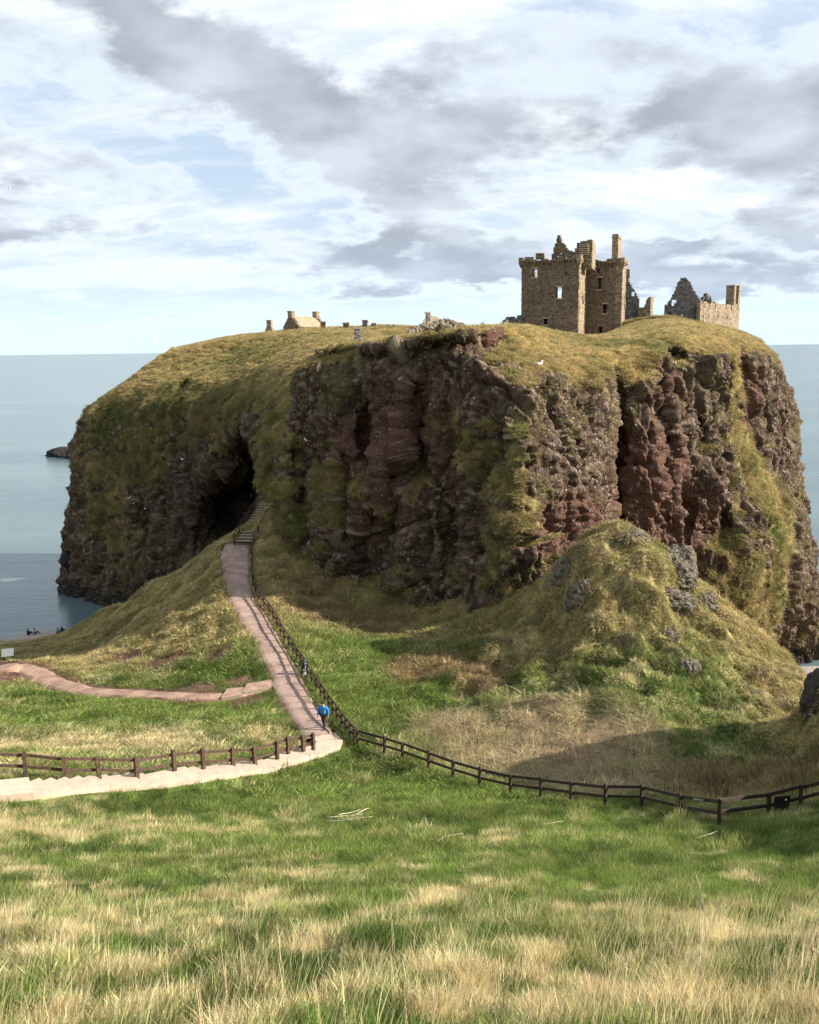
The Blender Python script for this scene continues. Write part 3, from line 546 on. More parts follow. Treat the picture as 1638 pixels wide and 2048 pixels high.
def leaf_mat(name):
    m, N = new_mat(name); col = N.n('ShaderNodeAttribute', attribute_name='col', attribute_type='INSTANCER').outputs['Color']
    rnd = N.noise(N.n('ShaderNodeNewGeometry').outputs['Position'], 9, 2); k = N.ramp(rnd, .25, .75, .75, 1.3, False)
    cc = N.n('ShaderNodeCombineColor'); [N.set(cc.inputs[i], k) for i in range(3)]
    c = N.mix(1.0, col, cc.outputs[0], 'MULTIPLY')
    b = N.n('ShaderNodeBsdfPrincipled', i_Base_Color=c, i_Roughness=.7); b.inputs['Specular IOR Level'].default_value = .2
    t = N.n('ShaderNodeBsdfTranslucent', i_Color=c); mx = N.n('ShaderNodeMixShader'); mx.inputs[0].default_value = .4
    N.set(mx.inputs[1], b.outputs[0]); N.set(mx.inputs[2], t.outputs[0]); finish(N, mx); return m
M_BLADE = leaf_mat('grass_blades')
PROTO = bpy.data.collections.new('grass_kinds')
def proto(i, me):
    me.materials.append(M_BLADE); o = bpy.data.objects.new('kind_%02d' % i, me); PROTO.objects.link(o)
for i in range(3): proto(i, blade_mesh('sward', 36, .05, .17, .24, .005, .9, 2, i))                       # 0-2 short sward, near
for i in range(3): proto(3+i, blade_mesh('dead', 44, .05, .30, .2, .0028, .5, 3, 10+i, .15))                # 3-5 tall dead grass, near
for i in range(3): proto(6+i, blade_mesh('clump', 46, .10, .30, .5, .018, .9, 2, 20+i, .2))             # 6-8 clump, middle distance
for i in range(3): proto(9+i, blade_mesh('mat', 50, .25, .6, .55, .03, 1.1, 2, 30+i, .45))             # 9-11 drooping mat on steep ground
for i in range(2): proto(12+i, blade_mesh('straw', 12, .25, .5, .5, .011, 3.4, 2, 40+i, .7))           # 12-13 flattened straw
for i in range(2): proto(14+i, blade_mesh('stem', 6, .7, 1.3, .35, .012, .35, 2, 50+i))                 # 14-15 upright dead stems
for i in range(2): proto(16+i, blade_mesh('tallgrass', 9, .35, .8, .16, .0032, .35, 4, 60+i, .05))        # 16-17 tall dry stems
def gn_scatter(name, pts, rot, scl, idx, col, label, cat=None):
    me = bpy.data.meshes.new(name); me.vertices.add(len(pts)); me.vertices.foreach_set('co', np.asarray(pts, np.float32).ravel())
    a = me.attributes.new('rot', 'FLOAT_VECTOR', 'POINT'); a.data.foreach_set('vector', np.asarray(rot, np.float32).ravel())
    a = me.attributes.new('scl', 'FLOAT_VECTOR', 'POINT'); a.data.foreach_set('vector', np.asarray(scl, np.float32).ravel())
    a = me.attributes.new('idx', 'INT', 'POINT'); a.data.foreach_set('value', np.asarray(idx, np.int32))
    color_attr(me, 'col', col); me.update()
    o = bpy.data.objects.new(name, me); COL.objects.link(o)
    ng = bpy.data.node_groups.new(name+'_set', 'GeometryNodeTree')
    ng.interface.new_socket('Geometry', in_out='INPUT', socket_type='NodeSocketGeometry'); ng.interface.new_socket('Geometry', in_out='OUTPUT', socket_type='NodeSocketGeometry')
    nd = ng.nodes; gi = nd.new('NodeGroupInput'); go = nd.new('NodeGroupOutput'); ip = nd.new('GeometryNodeInstanceOnPoints'); ci = nd.new('GeometryNodeCollectionInfo')
    ci.inputs['Collection'].default_value = PROTO; ci.inputs['Separate Children'].default_value = True; ci.inputs['Reset Children'].default_value = True
    ip.inputs['Pick Instance'].default_value = True
    def na(nm, ty):
        q = nd.new('GeometryNodeInputNamedAttribute'); q.data_type = ty; q.inputs['Name'].default_value = nm; return q.outputs['Attribute']
    L = ng.links.new
    L(gi.outputs[0], ip.inputs['Points']); L(ci.outputs[0], ip.inputs['Instance']); L(na('idx', 'INT'), ip.inputs['Instance Index'])
    L(na('rot', 'FLOAT_VECTOR'), ip.inputs['Rotation']); L(na('scl', 'FLOAT_VECTOR'), ip.inputs['Scale']); L(ip.outputs[0], go.inputs[0])
    md = o.modifiers.new('set', 'NODES'); md.node_group = ng
    tag(o, label, cat, kind='stuff'); return o
def frustum_pts(y0, y1, dens):
    n = int(dens*(y1-y0)*((y0+y1)*.52+3)); y = np.sqrt(RNG.uniform(y0*y0, y1*y1, n)); x = RNG.uniform(-1, 1, n)*(y*.53+1.5); return x, y
STEP_LINE = []
def clear_of_ways(x, y):
    d1, i1 = near_line(DIRT, x, y); d2, i2 = near_line(PATH_C, x, y); ok = (d1 > DIRT_HW[i1]+.15) & (d2 > PATH_HW[i2]+.12)
    if len(STEP_LINE):
        d3, _ = near_line(np.array(STEP_LINE), x, y); ok &= d3 > .95
    return ok
def scatter_ground():
    out = []
    for y0, y1, dens, kind in ((4.5, 11, 160, 'near'), (11, 21, 105, 'near'), (21, 36, 50, 'mid'), (36, 60, 24, 'far'), (60, 112, 11, 'far')):
        x, y = frustum_pts(y0, y1, dens); z = hgt(x, y); ok = (z-1.9*(x < -48)-.8*(x > 30) > 2.3) & clear_of_ways(x, y); x, y, z = x[ok], y[ok], z[ok]
        c, M, dm = ground_color(x, y, z); keep = RNG.uniform(size=len(x)) > np.maximum(dm*.93, M['crag']*.8); x, y, z, c, dm = x[keep], y[keep], z[keep], c[keep], dm[keep]; M = {k: v[keep] for k, v in M.items()}
        n = len(x); tus = np.clip(.85+1.5*M['n5']+1.0*M['n2'], .45, 1.9); d = M['dry_amt']+RNG.normal(0, .16, n); r = RNG.uniform(size=n); three = RNG.integers(0, 3, n)
        s = RNG.uniform(.7, 1.3, n)*tus
        if kind in ('near', 'mid'):
            tall = d > .68; idx = np.where(tall, 3+three, three)
            s = np.where(y < 21, np.clip(s, .4, 1.25), s)*np.where(tall, .42+.45*np.clip(d, 0, 1)**2, 1.0)
            if kind == 'mid': s = s*1.3
        else:
            idx = 6+three; rough = M['rough'] > .5; idx = np.where(rough, 9+three, idx); s = s*np.where(rough, .72, 1.0); s = s*np.where(y > 60, 1.25, 1.0)
        st = (M['bracken'] > .35) & (r < .6); idx = np.where(st, 12+(three % 2), idx)
        st2 = (np.maximum(M['bracken'], M['rust']) > .35) & (r > .985) & (y > 25); idx = np.where(st2, 14+(three % 2), idx)
        tl = (y < 13) & (r > 1-.012-.05*sstep(x, 1.0, 4.0)-.02*sstep(y, 9, 6)); idx = np.where(tl, 16+(three % 2), idx); s = np.where(tl, RNG.uniform(.6, 1.15, n), s); c = np.where(tl[:, None], C3(.42, .34, .2)[None], c)
        c = np.clip(c*RNG.uniform(.8, 2.1, (n, 1))*(1+RNG.normal(0, .05, (n, 3))), .008, .8)
        c = np.where(((idx >= 14) & (idx < 16))[:, None], C3(.10, .065, .04)[None], c)
        e = .4; gxn = (hgt(x+e, y)-hgt(x-e, y))/(2*e); gyn = (hgt(x, y+e)-hgt(x, y-e))/(2*e)
        tilt = np.where((idx >= 6) & (idx < 14), .8, .25)
        out.append((np.c_[x, y, z-.02], np.c_[np.arctan(gyn)*tilt, -np.arctan(gxn)*tilt, np.zeros(n)], np.c_[s, s, s*RNG.uniform(.75, 1.2, n)], idx, c))
    return [np.concatenate(q) for q in zip(*out)]
def scatter_cliff(V, n, gr, c, shape, count, size):
    vis = project(V); nu, nv = shape[0], shape[1]
    Gv = V.reshape(shape); a = np.gradient(Gv, axis=0); b = np.gradient(Gv, axis=1); cr = np.cross(a, b); area = np.linalg.norm(cr, axis=2).ravel(); nn = (cr/np.maximum(np.linalg.norm(cr, axis=2, keepdims=True), 1e-9)).reshape(-1, 3)
    if (nn[:, 2] > 0).mean() < .5: nn = -nn
    to = CAM-V; to /= np.linalg.norm(to, axis=1)[:, None]; fac = (nn*to).sum(1)
    wgt = area*gr**2.5*(.35+.65*sstep(nn[:, 2], .1, .5))*(fac > -.15)*(V[:, 2] > 3)*(V[:, 1] < 182)*(vis[0] > -30)*(vis[0] < 1670)
    k = RNG.choice(len(V), count, p=wgt/wgt.sum()); p = V[k]; m = nn[k]
    up = m+C3(0, 0, .55)[None]+RNG.normal(0, .18, (count, 3)); up /= np.linalg.norm(up, axis=1)[:, None]
    # euler XYZ that carries +Z onto up
    ry = np.arctan2(up[:, 0], np.hypot(up[:, 1], up[:, 2])); rx = np.arctan2(-up[:, 1], up[:, 2])
    s = RNG.uniform(.6, 1.3, count)*size
    col = np.clip(c[k]*RNG.uniform(.9, 1.7, (count, 1))*(1+RNG.normal(0, .05, (count, 3))), .008, .8)
    return p-m*.05, np.c_[rx, ry, np.zeros(count)], np.c_[s, s, s*.9], 9+RNG.integers(0, 3, count), col
# ------------------------------------------------------------------ small mesh kit
class MB:
    def __init__(s): s.V = []; s.F = []
    def add(s, V, F): b = len(s.V); s.V += [tuple(v) for v in V]; s.F += [tuple(i+b for i in f) for f in F]; return s
    def box(s, c, size, rz=0.0, jit=0.0):
        hx, hy, hz = size[0]/2, size[1]/2, size[2]/2; ca, sa = math.cos(rz), math.sin(rz); V = []
        for z in (-hz, hz):
            for x, y in ((-hx, -hy), (hx, -hy), (hx, hy), (-hx, hy)):
                x += random.uniform(-jit, jit); y += random.uniform(-jit, jit)
                V.append((c[0]+x*ca-y*sa, c[1]+x*sa+y*ca, c[2]+z+random.uniform(-jit, jit)))
        return s.add(V, [(3, 2, 1, 0), (4, 5, 6, 7), (0, 1, 5, 4), (1, 2, 6, 5), (2, 3, 7, 6), (3, 0, 4, 7)])
    def bar(s, a, b, w, h):
        a = np.array(a, float); b = np.array(b, float); d = b-a; d /= np.linalg.norm(d); u = np.array([0, 0, 1.0]); r = np.cross(d, u)
        if np.linalg.norm(r) < 1e-4: r = np.array([1.0, 0, 0])
        r /= np.linalg.norm(r); u = np.cross(r, d); V = []
        for p in (a, b):
            for i, j in ((-1, -1), (1, -1), (1, 1), (-1, 1)): V.append(p+r*i*w/2+u*j*h/2)
        return s.add(V, [(0, 1, 2, 3), (7, 6, 5, 4), (0, 4, 5, 1), (1, 5, 6, 2), (2, 6, 7, 3), (3, 7, 4, 0)])
    def tube(s, pts, rad, k=8, cap=True):
        pts = [np.array(p, float) for p in pts]; rad = rad if hasattr(rad, '__len__') else [rad]*len(pts); V = []; F = []
        for i, p in enumerate(pts):
            d = pts[min(i+1, len(pts)-1)]-pts[max(i-1, 0)]; d /= max(np.linalg.norm(d), 1e-9)
            ref = np.array([0, 0, 1.0]) if abs(d[2]) < .9 else np.array([1.0, 0, 0]); r = np.cross(d, ref); r /= np.linalg.norm(r); u = np.cross(r, d)
            for j in range(k):
                t = 2*math.pi*j/k; V.append(p+rad[i]*(math.cos(t)*r+math.sin(t)*u))
        for i in range(len(pts)-1):
            for j in range(k): F.append((i*k+j, i*k+(j+1) % k, (i+1)*k+(j+1) % k, (i+1)*k+j))
        if cap: F += [tuple(range(k-1, -1, -1)), tuple((len(pts)-1)*k+j for j in range(k))]
        return s.add(V, F)
    def mesh(s, name, smooth=False):
        me = bpy.data.meshes.new(name); me.from_pydata(s.V, [], s.F); me.update()
        if smooth: me.polygons.foreach_set('use_smooth', [True]*len(me.polygons))
        return me
    def build(s, name, mat, parent=None, smooth=False, bevel=0.0):
        o = link(name, s.mesh(name, smooth), mat, parent)
        if bevel:
            md = o.modifiers.new('edge', 'BEVEL'); md.width = bevel; md.segments = 2; md.limit_method = 'ANGLE'
        return o
def simple_mat(name, c, rough=.8, var=.25, scale=6.0, bump=.1, c2=None, stretch=(1, 1, 1), spec=.3):
    m, N = new_mat(name); pos = N.n('ShaderNodeNewGeometry').outputs['Position']
    n = N.noise(N.mapping(pos, stretch), scale, 5, .6); c2 = c2 or tuple(v*(1-var) for v in c)
    col = N.mix(N.ramp(n, .35, .65), tuple(c2)+(1,), tuple(min(v*(1+var), 1) for v in c)+(1,))
    bp = N.n('ShaderNodeBump'); bp.inputs['Strength'].default_value = bump; bp.inputs['Distance'].default_value = .05; N.set(bp.inputs['Height'], N.noise(pos, scale*4, 4, .6))
    b = N.n('ShaderNodeBsdfPrincipled', i_Base_Color=col, i_Roughness=rough, i_Normal=bp.outputs[0]); b.inputs['Specular IOR Level'].default_value = spec; finish(N, b); return m
M_WOOD = simple_mat('weathered_brown_timber', (.082, .05, .033), .85, .4, 9, .5)
M_DARKWOOD = simple_mat('dark_fence_timber', (.05, .033, .024), .9, .35, 9, .5)
M_CONC = simple_mat('pale_concrete', (.46, .36, .275), .9, .10, 2.5, .3)
M_PATH = simple_mat('pinkish_tarmac', (.29, .20, .16), .95, .2, .9, .8)
M_GRAVEL = simple_mat('worn_earth_path', (.31, .195, .14), .95, .26, .9, .9)
M_BLACK = simple_mat('black_plastic', (.02, .02, .022), .5, .2, 3, .0)
M_WHITE = simple_mat('white_panel', (.8, .78, .7), .6, .04, 3, .0)
M_GREY = simple_mat('grey_panel', (.42, .42, .45), .5, .1, 5, .0)
M_EDGE = simple_mat('grey_sawn_boards', (.27, .215, .155), .9, .25, 9, .4)
M_STICK = simple_mat('bleached_wood', (.5, .42, .31), .9, .25, 9, .4)

# path surfaces
def ribbon(name, C, HW, mat, label, lift=.0, edge=.12, seed=5):
    rr = np.random.default_rng(seed); T = np.gradient(C, axis=0); T[:, 2] = 0; T /= np.linalg.norm(T, axis=1)[:, None]; Nn = np.c_[T[:, 1], -T[:, 0], np.zeros(len(T))]
    cols = np.linspace(-1, 1, 9); V = np.empty((len(C), 9, 3))
    jl = np.convolve(rr.normal(0, edge, len(C)+4), np.ones(5)/2.5, 'valid'); jr = np.convolve(rr.normal(0, edge, len(C)+4), np.ones(5)/2.5, 'valid')
    for j, s in enumerate(cols):
        off = s*HW+(jr*(s > .9)-jl*(s < -.9)); V[:, j] = C+Nn*off[:, None]; V[:, j, 2] = C[:, 2]+lift+.03*(1-s*s)-.10*(abs(s) > .99)
    return tag(link(name, mesh_np(name, V.reshape(-1, 3), grid_faces(len(C), 9)[:, ::-1]), mat), label, kind='structure')
ribbon('path', PATH_C, PATH_HW, M_PATH, 'pinkish surfaced footpath curving to the foot of the rock', .02, .03)
ribbon('dirt_path', DIRT, DIRT_HW, M_GRAVEL, 'worn earth path leading off to the beach', .015, .10, 8)

# fences: each post and each rail a piece of its own
def post_mesh(h, w, name='post'):
    b = MB(); hw = w/2
    V = [(x*hw, y*hw, z) for z in (-.35, h-.03) for x, y in ((-1, -1), (1, -1), (1, 1), (-1, 1))]+[(x*hw*.75, y*hw*.75, h) for x, y in ((-1, -1), (1, -1), (1, 1), (-1, 1))]
    F = [(3, 2, 1, 0)]+[(i, (i+1) % 4, 4+(i+1) % 4, 4+i) for i in range(4)]+[(4+i, 4+(i+1) % 4, 8+(i+1) % 4, 8+i) for i in range(4)]+[(8, 9, 10, 11)]
    b.add(V, F); return b.mesh(name)
def fence(pts, mat, label, h=1.15, w=.13, rails=(.95, .5), rw=.06, rh=.13, group=None, name='rail_fence', overrun=0.0):
    root = empty(name, pts[0]); tag(root, label, 'fence', group); o0 = Vector(pts[0]); pm = post_mesh(h, w); pm.materials.append(mat)
    for i, p in enumerate(pts):
        a = pts[max(i-1, 0)]; b = pts[min(i+1, len(pts)-1)]
        o = link('post', pm, None, root); o.location = Vector(p)-o0; o.rotation_euler = (random.uniform(-.03, .03), random.uniform(-.03, .03), math.atan2(b[1]-a[1], b[0]-a[0])); o.scale = (1, 1, random.uniform(.95, 1.04))
    for i in range(len(pts)-1):
        a = Vector(pts[i])-o0; b = Vector(pts[i+1])-o0; d = (b-a); side = Vector((d.y, -d.x, 0)).normalized()*(-w/2-rw/2-.003)
        for r in rails:
            MB().bar(a+side+Vector((0, 0, r+random.uniform(-.02, .02))), b+side+Vector((0, 0, r+random.uniform(-.02, .02))), rw, rh).build('rail', mat, root)
    return root
S_POSTS = [(-55, 1556), (53, 1560), (131, 1567), (200, 1566), (275, 1567), (350, 1553), (408, 1548), (467, 1543), (511, 1540), (555, 1526), (577, 1518), (608, 1513), (627, 1508)]
stair_posts = [hit(*p) for p in S_POSTS]
STAIR_FENCE = fence(stair_posts, M_WOOD, 'brown two-rail fence along the upper side of the pale steps', 1.3, .17, (1.08, .56))
R_POSTS = [(716, 1494), (769, 1509), (806, 1522), (857, 1540), (906, 1559), (959, 1575), (1021, 1590), (1081, 1597), (1142, 1606), (1211, 1616), (1282, 1617), (1359, 1637), (1438, 1652), (1536, 1638), (1600, 1622), (1665, 1606)]
right_posts = [hit(*p) for p in R_POSTS]
rf = fence(right_posts, M_DARKWOOD, 'dark two-rail fence crossing the gully grass to the slope', 1.12, .12)
# notices on the top rail
def notice(i, t):
    a, b = Vector(right_posts[i]), Vector(right_posts[i+1]); d = (b-a).normalized(); side = Vector((d.y, -d.x, 0)).normalized()
    if side.y > 0: side = -side
    o0 = Vector(right_posts[0]); c = a.lerp(b, t)-o0+Vector((0, 0, .95)); ha = d*.55
    off = side*.115
    pl = MB().bar(c+off-ha, c+off+ha, .012, .11).build('notice_strip', M_BLACK, rf)
    tx = bpy.data.curves.new('notice_text', 'FONT'); tx.body = 'Danger  No  Access'; tx.size = .11; tx.align_x = 'CENTER'; tx.align_y = 'CENTER'; tx.extrude = .001; tx.resolution_u = 2
    tmp = bpy.data.objects.new('tmp', tx); tm = bpy.data.meshes.new_from_object(tmp); bpy.data.objects.remove(tmp)
    o = link('notice_text', tm, M_WHITE, pl); o['kind'] = 'stuff'
    x = d.copy(); zf = side; y = zf.cross(x)
    if y.z < 0: x = -x; y = -y
    m = Matrix((x, y, zf)).transposed().to_4x4(); m.translation = c+off+side*.009; o.matrix_local = m
for i, t in ((0, .45), (5, .55), (11, .55)): notice(i, t)
P_POSTS = [(492, 1100), (491, 1118), (491, 1137), (493, 1155), (498, 1172), (505, 1188), (513, 1203), (521, 1217), (530, 1231), (539, 1245), (548, 1258), (557, 1271), (566, 1284), (575, 1297), (583, 1309), (591, 1322), (599, 1334), (606, 1346), (612, 1356), (620, 1369), (629, 1383), (638, 1396), (646, 1408), (654, 1420), (662, 1432), (671, 1445), (680, 1458), (689, 1468), (697, 1478), (705, 1487), (716, 1494)]
pp = [hit(a+3, b) for a, b in P_POSTS[:-1]]
# keep the posts just clear of the path edge
def off_path(p):
    d, i = near_line(PATH_C, np.array([p[0]]), np.array([p[1]])); i = i[0]; c = PATH_C[i]; v = p[:2]-c[:2]; T = PATH_C[min(i+1, 139)]-PATH_C[max(i-1, 0)]; nn = np.array([T[1], -T[0]]); nn /= np.linalg.norm(nn)
    if nn[0] < 0: nn = -nn
    k = v@nn; need = PATH_HW[i]+.28
    if k < need: p = p.copy(); p[:2] += nn*(need-k); p[2] = hgt1(p[0], p[1])
    return p
pp = [off_path(p) for p in pp]
q = pp[-1]; pf_end = right_posts[0]+C3(-.25, .2, 0)
fence(pp+[pf_end], M_DARKWOOD, 'dark close-posted fence down the far side of the curving footpath', 1.1, .11)

# concrete steps beside the stair fence
STEP_LINE = [q for q in STEP_L]
root = empty('concrete_steps', STEP_PTS[0]); tag(root, 'flight of pale concrete steps with landings leading down to the footpath', 'steps')
o0 = STEP_PTS[0]
zs = np.minimum.accumulate(STEP_PTS[:, 2])
for i in range(len(STEP_PTS)-1):
    a, b = STEP_PTS[i].copy(), STEP_PTS[i+1].copy()
    def nrm_at(k):
        T = STEP_PTS[min(k+1, len(STEP_PTS)-1)]-STEP_PTS[max(k-1, 0)]; v = np.array([T[1], -T[0], 0]); return v/np.linalg.norm(v)
    na_, nb_ = nrm_at(i), nrm_at(i+1); hw = .72; top = zs[i+1]+.1; lng = np.linalg.norm((b-a)[:2]) > 1.2; tb = zs[i+1]+min(.19, zs[i]-zs[i+1])+.03-o0[2]; ta = zs[i]+.03-o0[2] if lng else tb+.01; ex = (b-a)*C3(1, 1, 0); ex /= np.linalg.norm(ex); b2 = b+ex*.03
    V = [a-na_*hw, a+na_*hw, b2+nb_*hw, b2-nb_*hw]; V = [v-o0 for v in V]
    bm_ = MB().add([(v[0], v[1], top-.45-o0[2]) for v in V]+[(V[0][0], V[0][1], ta), (V[1][0], V[1][1], ta), (V[2][0], V[2][1], tb), (V[3][0], V[3][1], tb)], [(0, 1, 2, 3), (7, 6, 5, 4), (0, 4, 5, 1), (1, 5, 6, 2), (2, 6, 7, 3), (3, 7, 4, 0)])
    bm_.build('step', M_CONC, root)
# timber-edged gravel steps where the earth path meets the footpath
for quad, lab in (([(487, 1388), (545, 1374), (543, 1364), (495, 1375)], 'upper timber-edged gravel step beside the footpath'), ([(443, 1397), (483, 1391), (488, 1381), (456, 1384)], 'lower timber-edged gravel step on the earth path')):
    w4 = [march(*p) for p in quad]; zt = max(p[2] for p in w4)+.06; c0 = sum(w4)/4; r_ = empty('gravel_step', (c0[0], c0[1], zt)); tag(r_, lab, 'step')
    L4 = [(p[0]-c0[0], p[1]-c0[1]) for p in w4]
    MB().add([(x, y, -.4) for x, y in L4]+[(x, y, -.02) for x, y in L4], [(0, 1, 2, 3), (7, 6, 5, 4), (0, 4, 5, 1), (1, 5, 6, 2), (2, 6, 7, 3), (3, 7, 4, 0)]).build('gravel_fill', M_GRAVEL, r_)
    for k in range(4):
        a, b = L4[k], L4[(k+1) % 4]; MB().bar((a[0], a[1], -.13), (b[0], b[1], -.13), .07, .26).build('edging_board', M_EDGE, r_)
# wooden stair up to the rock
A0, A1 = march(488, 1086), P(536, 1022, 101.5); A1[2] = max(A1[2], A0[2]+2.5)
root = empty('gate_stair', A0); tag(root, 'open timber stair climbing from the footpath to the cleft', 'stair'); nst = 14; d = (A1-A0); rz = math.atan2(d[1], d[0])
for i in range(nst):
    c = d*(i+.5)/nst; MB().box((c[0], c[1], c[2]+.08), (np.hypot(d[0], d[1])/nst*.72, 2.0, .07), rz).build('tread', M_EDGE, root)
nn = np.array([-math.sin(rz), math.cos(rz), 0])
for s_ in (-1.1, 1.1):
    MB().bar(nn*s_+C3(0, 0, -.1), d+nn*s_+C3(0, 0, -.1), .08, .26).build('stringer', M_DARKWOOD, root)
    MB().bar(nn*s_+C3(0, 0, 1.0), d+nn*s_+C3(0, 0, 1.0), .07, .09).build('handrail', M_DARKWOOD, root); MB().bar(nn*s_+C3(0, 0, .55), d+nn*s_+C3(0, 0, .55), .05, .07).build('handrail', M_DARKWOOD, root)
    for k in range(6):
        q = d*k/5+nn*s_; MB().bar(q+C3(0, 0, -.9), q+C3(0, 0, 1.12), .1, .1).build('post', M_DARKWOOD, root)

# bin by the fence, sign by the earth path, box on the far fence
p = off_path(hit(600, 1352)); root = empty('litter_bin', p, .3); tag(root, 'black post bin with pale grey panels beside the footpath fence', 'bin')
MB().box((0, 0, .55), (.42, .42, 1.2)).build('body', M_BLACK, root, bevel=.04); MB().box((.02, -.22, .32), (.30, .02, .5)).build('panel', M_GREY, root); MB().box((.06, -.22, .86), (.14, .02, .42)).build('panel', M_GREY, root)
MB().tube([(0, 0, 1.15), (0, 0, 1.28)], [.2, .12], 10).build('lid', M_BLACK, root)
p = hit(17, 1322); root = empty('information_sign', p, .25); tag(root, 'white tilted information board on two legs beside the earth path', 'sign')
for s_ in (-.42, .42): MB().bar((s_, 0, -.3), (s_, 0, .75), .1, .1).build('leg', M_DARKWOOD, root)
MB().add([(-.62, -.3, .62), (.62, -.3, .62), (.62, .25, 1.35), (-.62, .25, 1.35), (-.62, -.25, .58), (.62, -.25, .58), (.62, .3, 1.31), (-.62, .3, 1.31)], [(0, 1, 2, 3), (7, 6, 5, 4), (0, 4, 5, 1), (1, 5, 6, 2), (2, 6, 7, 3), (3, 7, 4, 0)]).build('board', M_WHITE, root)
p = right_posts[13]+C3(.35, -.12, 0); root = empty('warning_box', p, math.atan2(*(right_posts[14]-right_posts[13])[1::-1])); tag(root, 'black box sign with a white spot fixed to the dark fence', 'sign')
MB().box((.1, 0, .72), (.62, .06, .6)).build('panel', M_BLACK, root); MB().tube([(.22, -.034, .88), (.22, -.045, .88)], .045, 12).build('white_disc', M_WHITE, root); MB().box((.1, .05, .3), (.08, .04, .9)).build('bracket', M_BLACK, root)
# ------------------------------------------------------------------ castle
def stone_mat(name, c, c2, dark, scale=1.0, mossy=.0):
    m, N = new_mat(name); pos = N.n('ShaderNodeTexCoord').outputs['Object']; wp = N.n('ShaderNodeNewGeometry').outputs['Position']
    nz = N.n('ShaderNodeTexNoise'); N.set(nz.inputs['Vector'], pos); nz.inputs['Scale'].default_value = 2.2
    mp = N.mapping(pos, (2.3*scale, 2.3*scale, 4.0*scale))
    vo = N.n('ShaderNodeTexVoronoi', feature='DISTANCE_TO_EDGE'); N.set(vo.inputs['Vector'], mp); vo.inputs['Scale'].default_value = 1.0
    vc = N.n('ShaderNodeTexVoronoi', feature='F1'); N.set(vc.inputs['Vector'], mp); vc.inputs['Scale'].default_value = 1.0
    sc_ = N.n('ShaderNodeSeparateColor'); N.set(sc_.inputs[0], vc.outputs['Color'])
    col = N.mix(sc_.outputs[0], c+(1,), c2+(1,)); col = N.mix(N.ramp(sc_.outputs[1], .72, .9), col, dark+(1,))
    col = N.mix(N.math('MULTIPLY', N.ramp(vo.outputs[0], .09, .02), .5), col, tuple(v*.55 for v in c)+(1,))
    big = N.noise(pos, .32, 4, .6); col = N.mix(N.ramp(big, .45, .7, 0, .6), col, dark+(1,))
    if mossy: col = N.mix(N.ramp(N.noise(pos, .5, 4, .6), .5, .68, 0, mossy), col, (.11, .10, .035, 1))
    gr = N.ramp(N.noise(pos, 7, 4, .6), .3, .7, .8, 1.2, False); cc = N.n('ShaderNodeCombineColor'); [N.set(cc.inputs[i], gr) for i in range(3)]
    col = N.mix(1.0, col, cc.outputs[0], 'MULTIPLY')
    bp = N.n('ShaderNodeBump'); bp.inputs['Strength'].default_value = .7; bp.inputs['Distance'].default_value = .12
    N.set(bp.inputs['Height'], N.math('ADD', N.ramp(vo.outputs[0], 0, .12), N.math('MULTIPLY', sc_.outputs[2], .6)))
    b = N.n('ShaderNodeBsdfPrincipled', i_Base_Color=col, i_Roughness=.92, i_Normal=bp.outputs[0]); b.inputs['Specular IOR Level'].default_value = .15; finish(N, b); return m
M_KEEP = stone_mat('brown_rubble_masonry', (.27, .208, .142), (.21, .15, .105), (.12, .085, .06), 1.0, .35)
M_GABLE = stone_mat('grey_rubble_masonry', (.27, .25, .23), (.19, .175, .16), (.10, .09, .085), 1.0)
M_TAN_SUNLIT = stone_mat('tan_sunlit_masonry', (.40, .315, .215), (.33, .25, .165), (.2, .15, .1), .9)  # tan stone, also the lighter sunlit copy for the keep's right-facing sides
M_SLATE = simple_mat('lichened_stone_slates', (.24, .215, .18), .9, .25, 1.2, .5, (.30, .22, .11))
M_DRESS = simple_mat('dressed_sandstone', (.36, .28, .19), .9, .15, 3, .4)
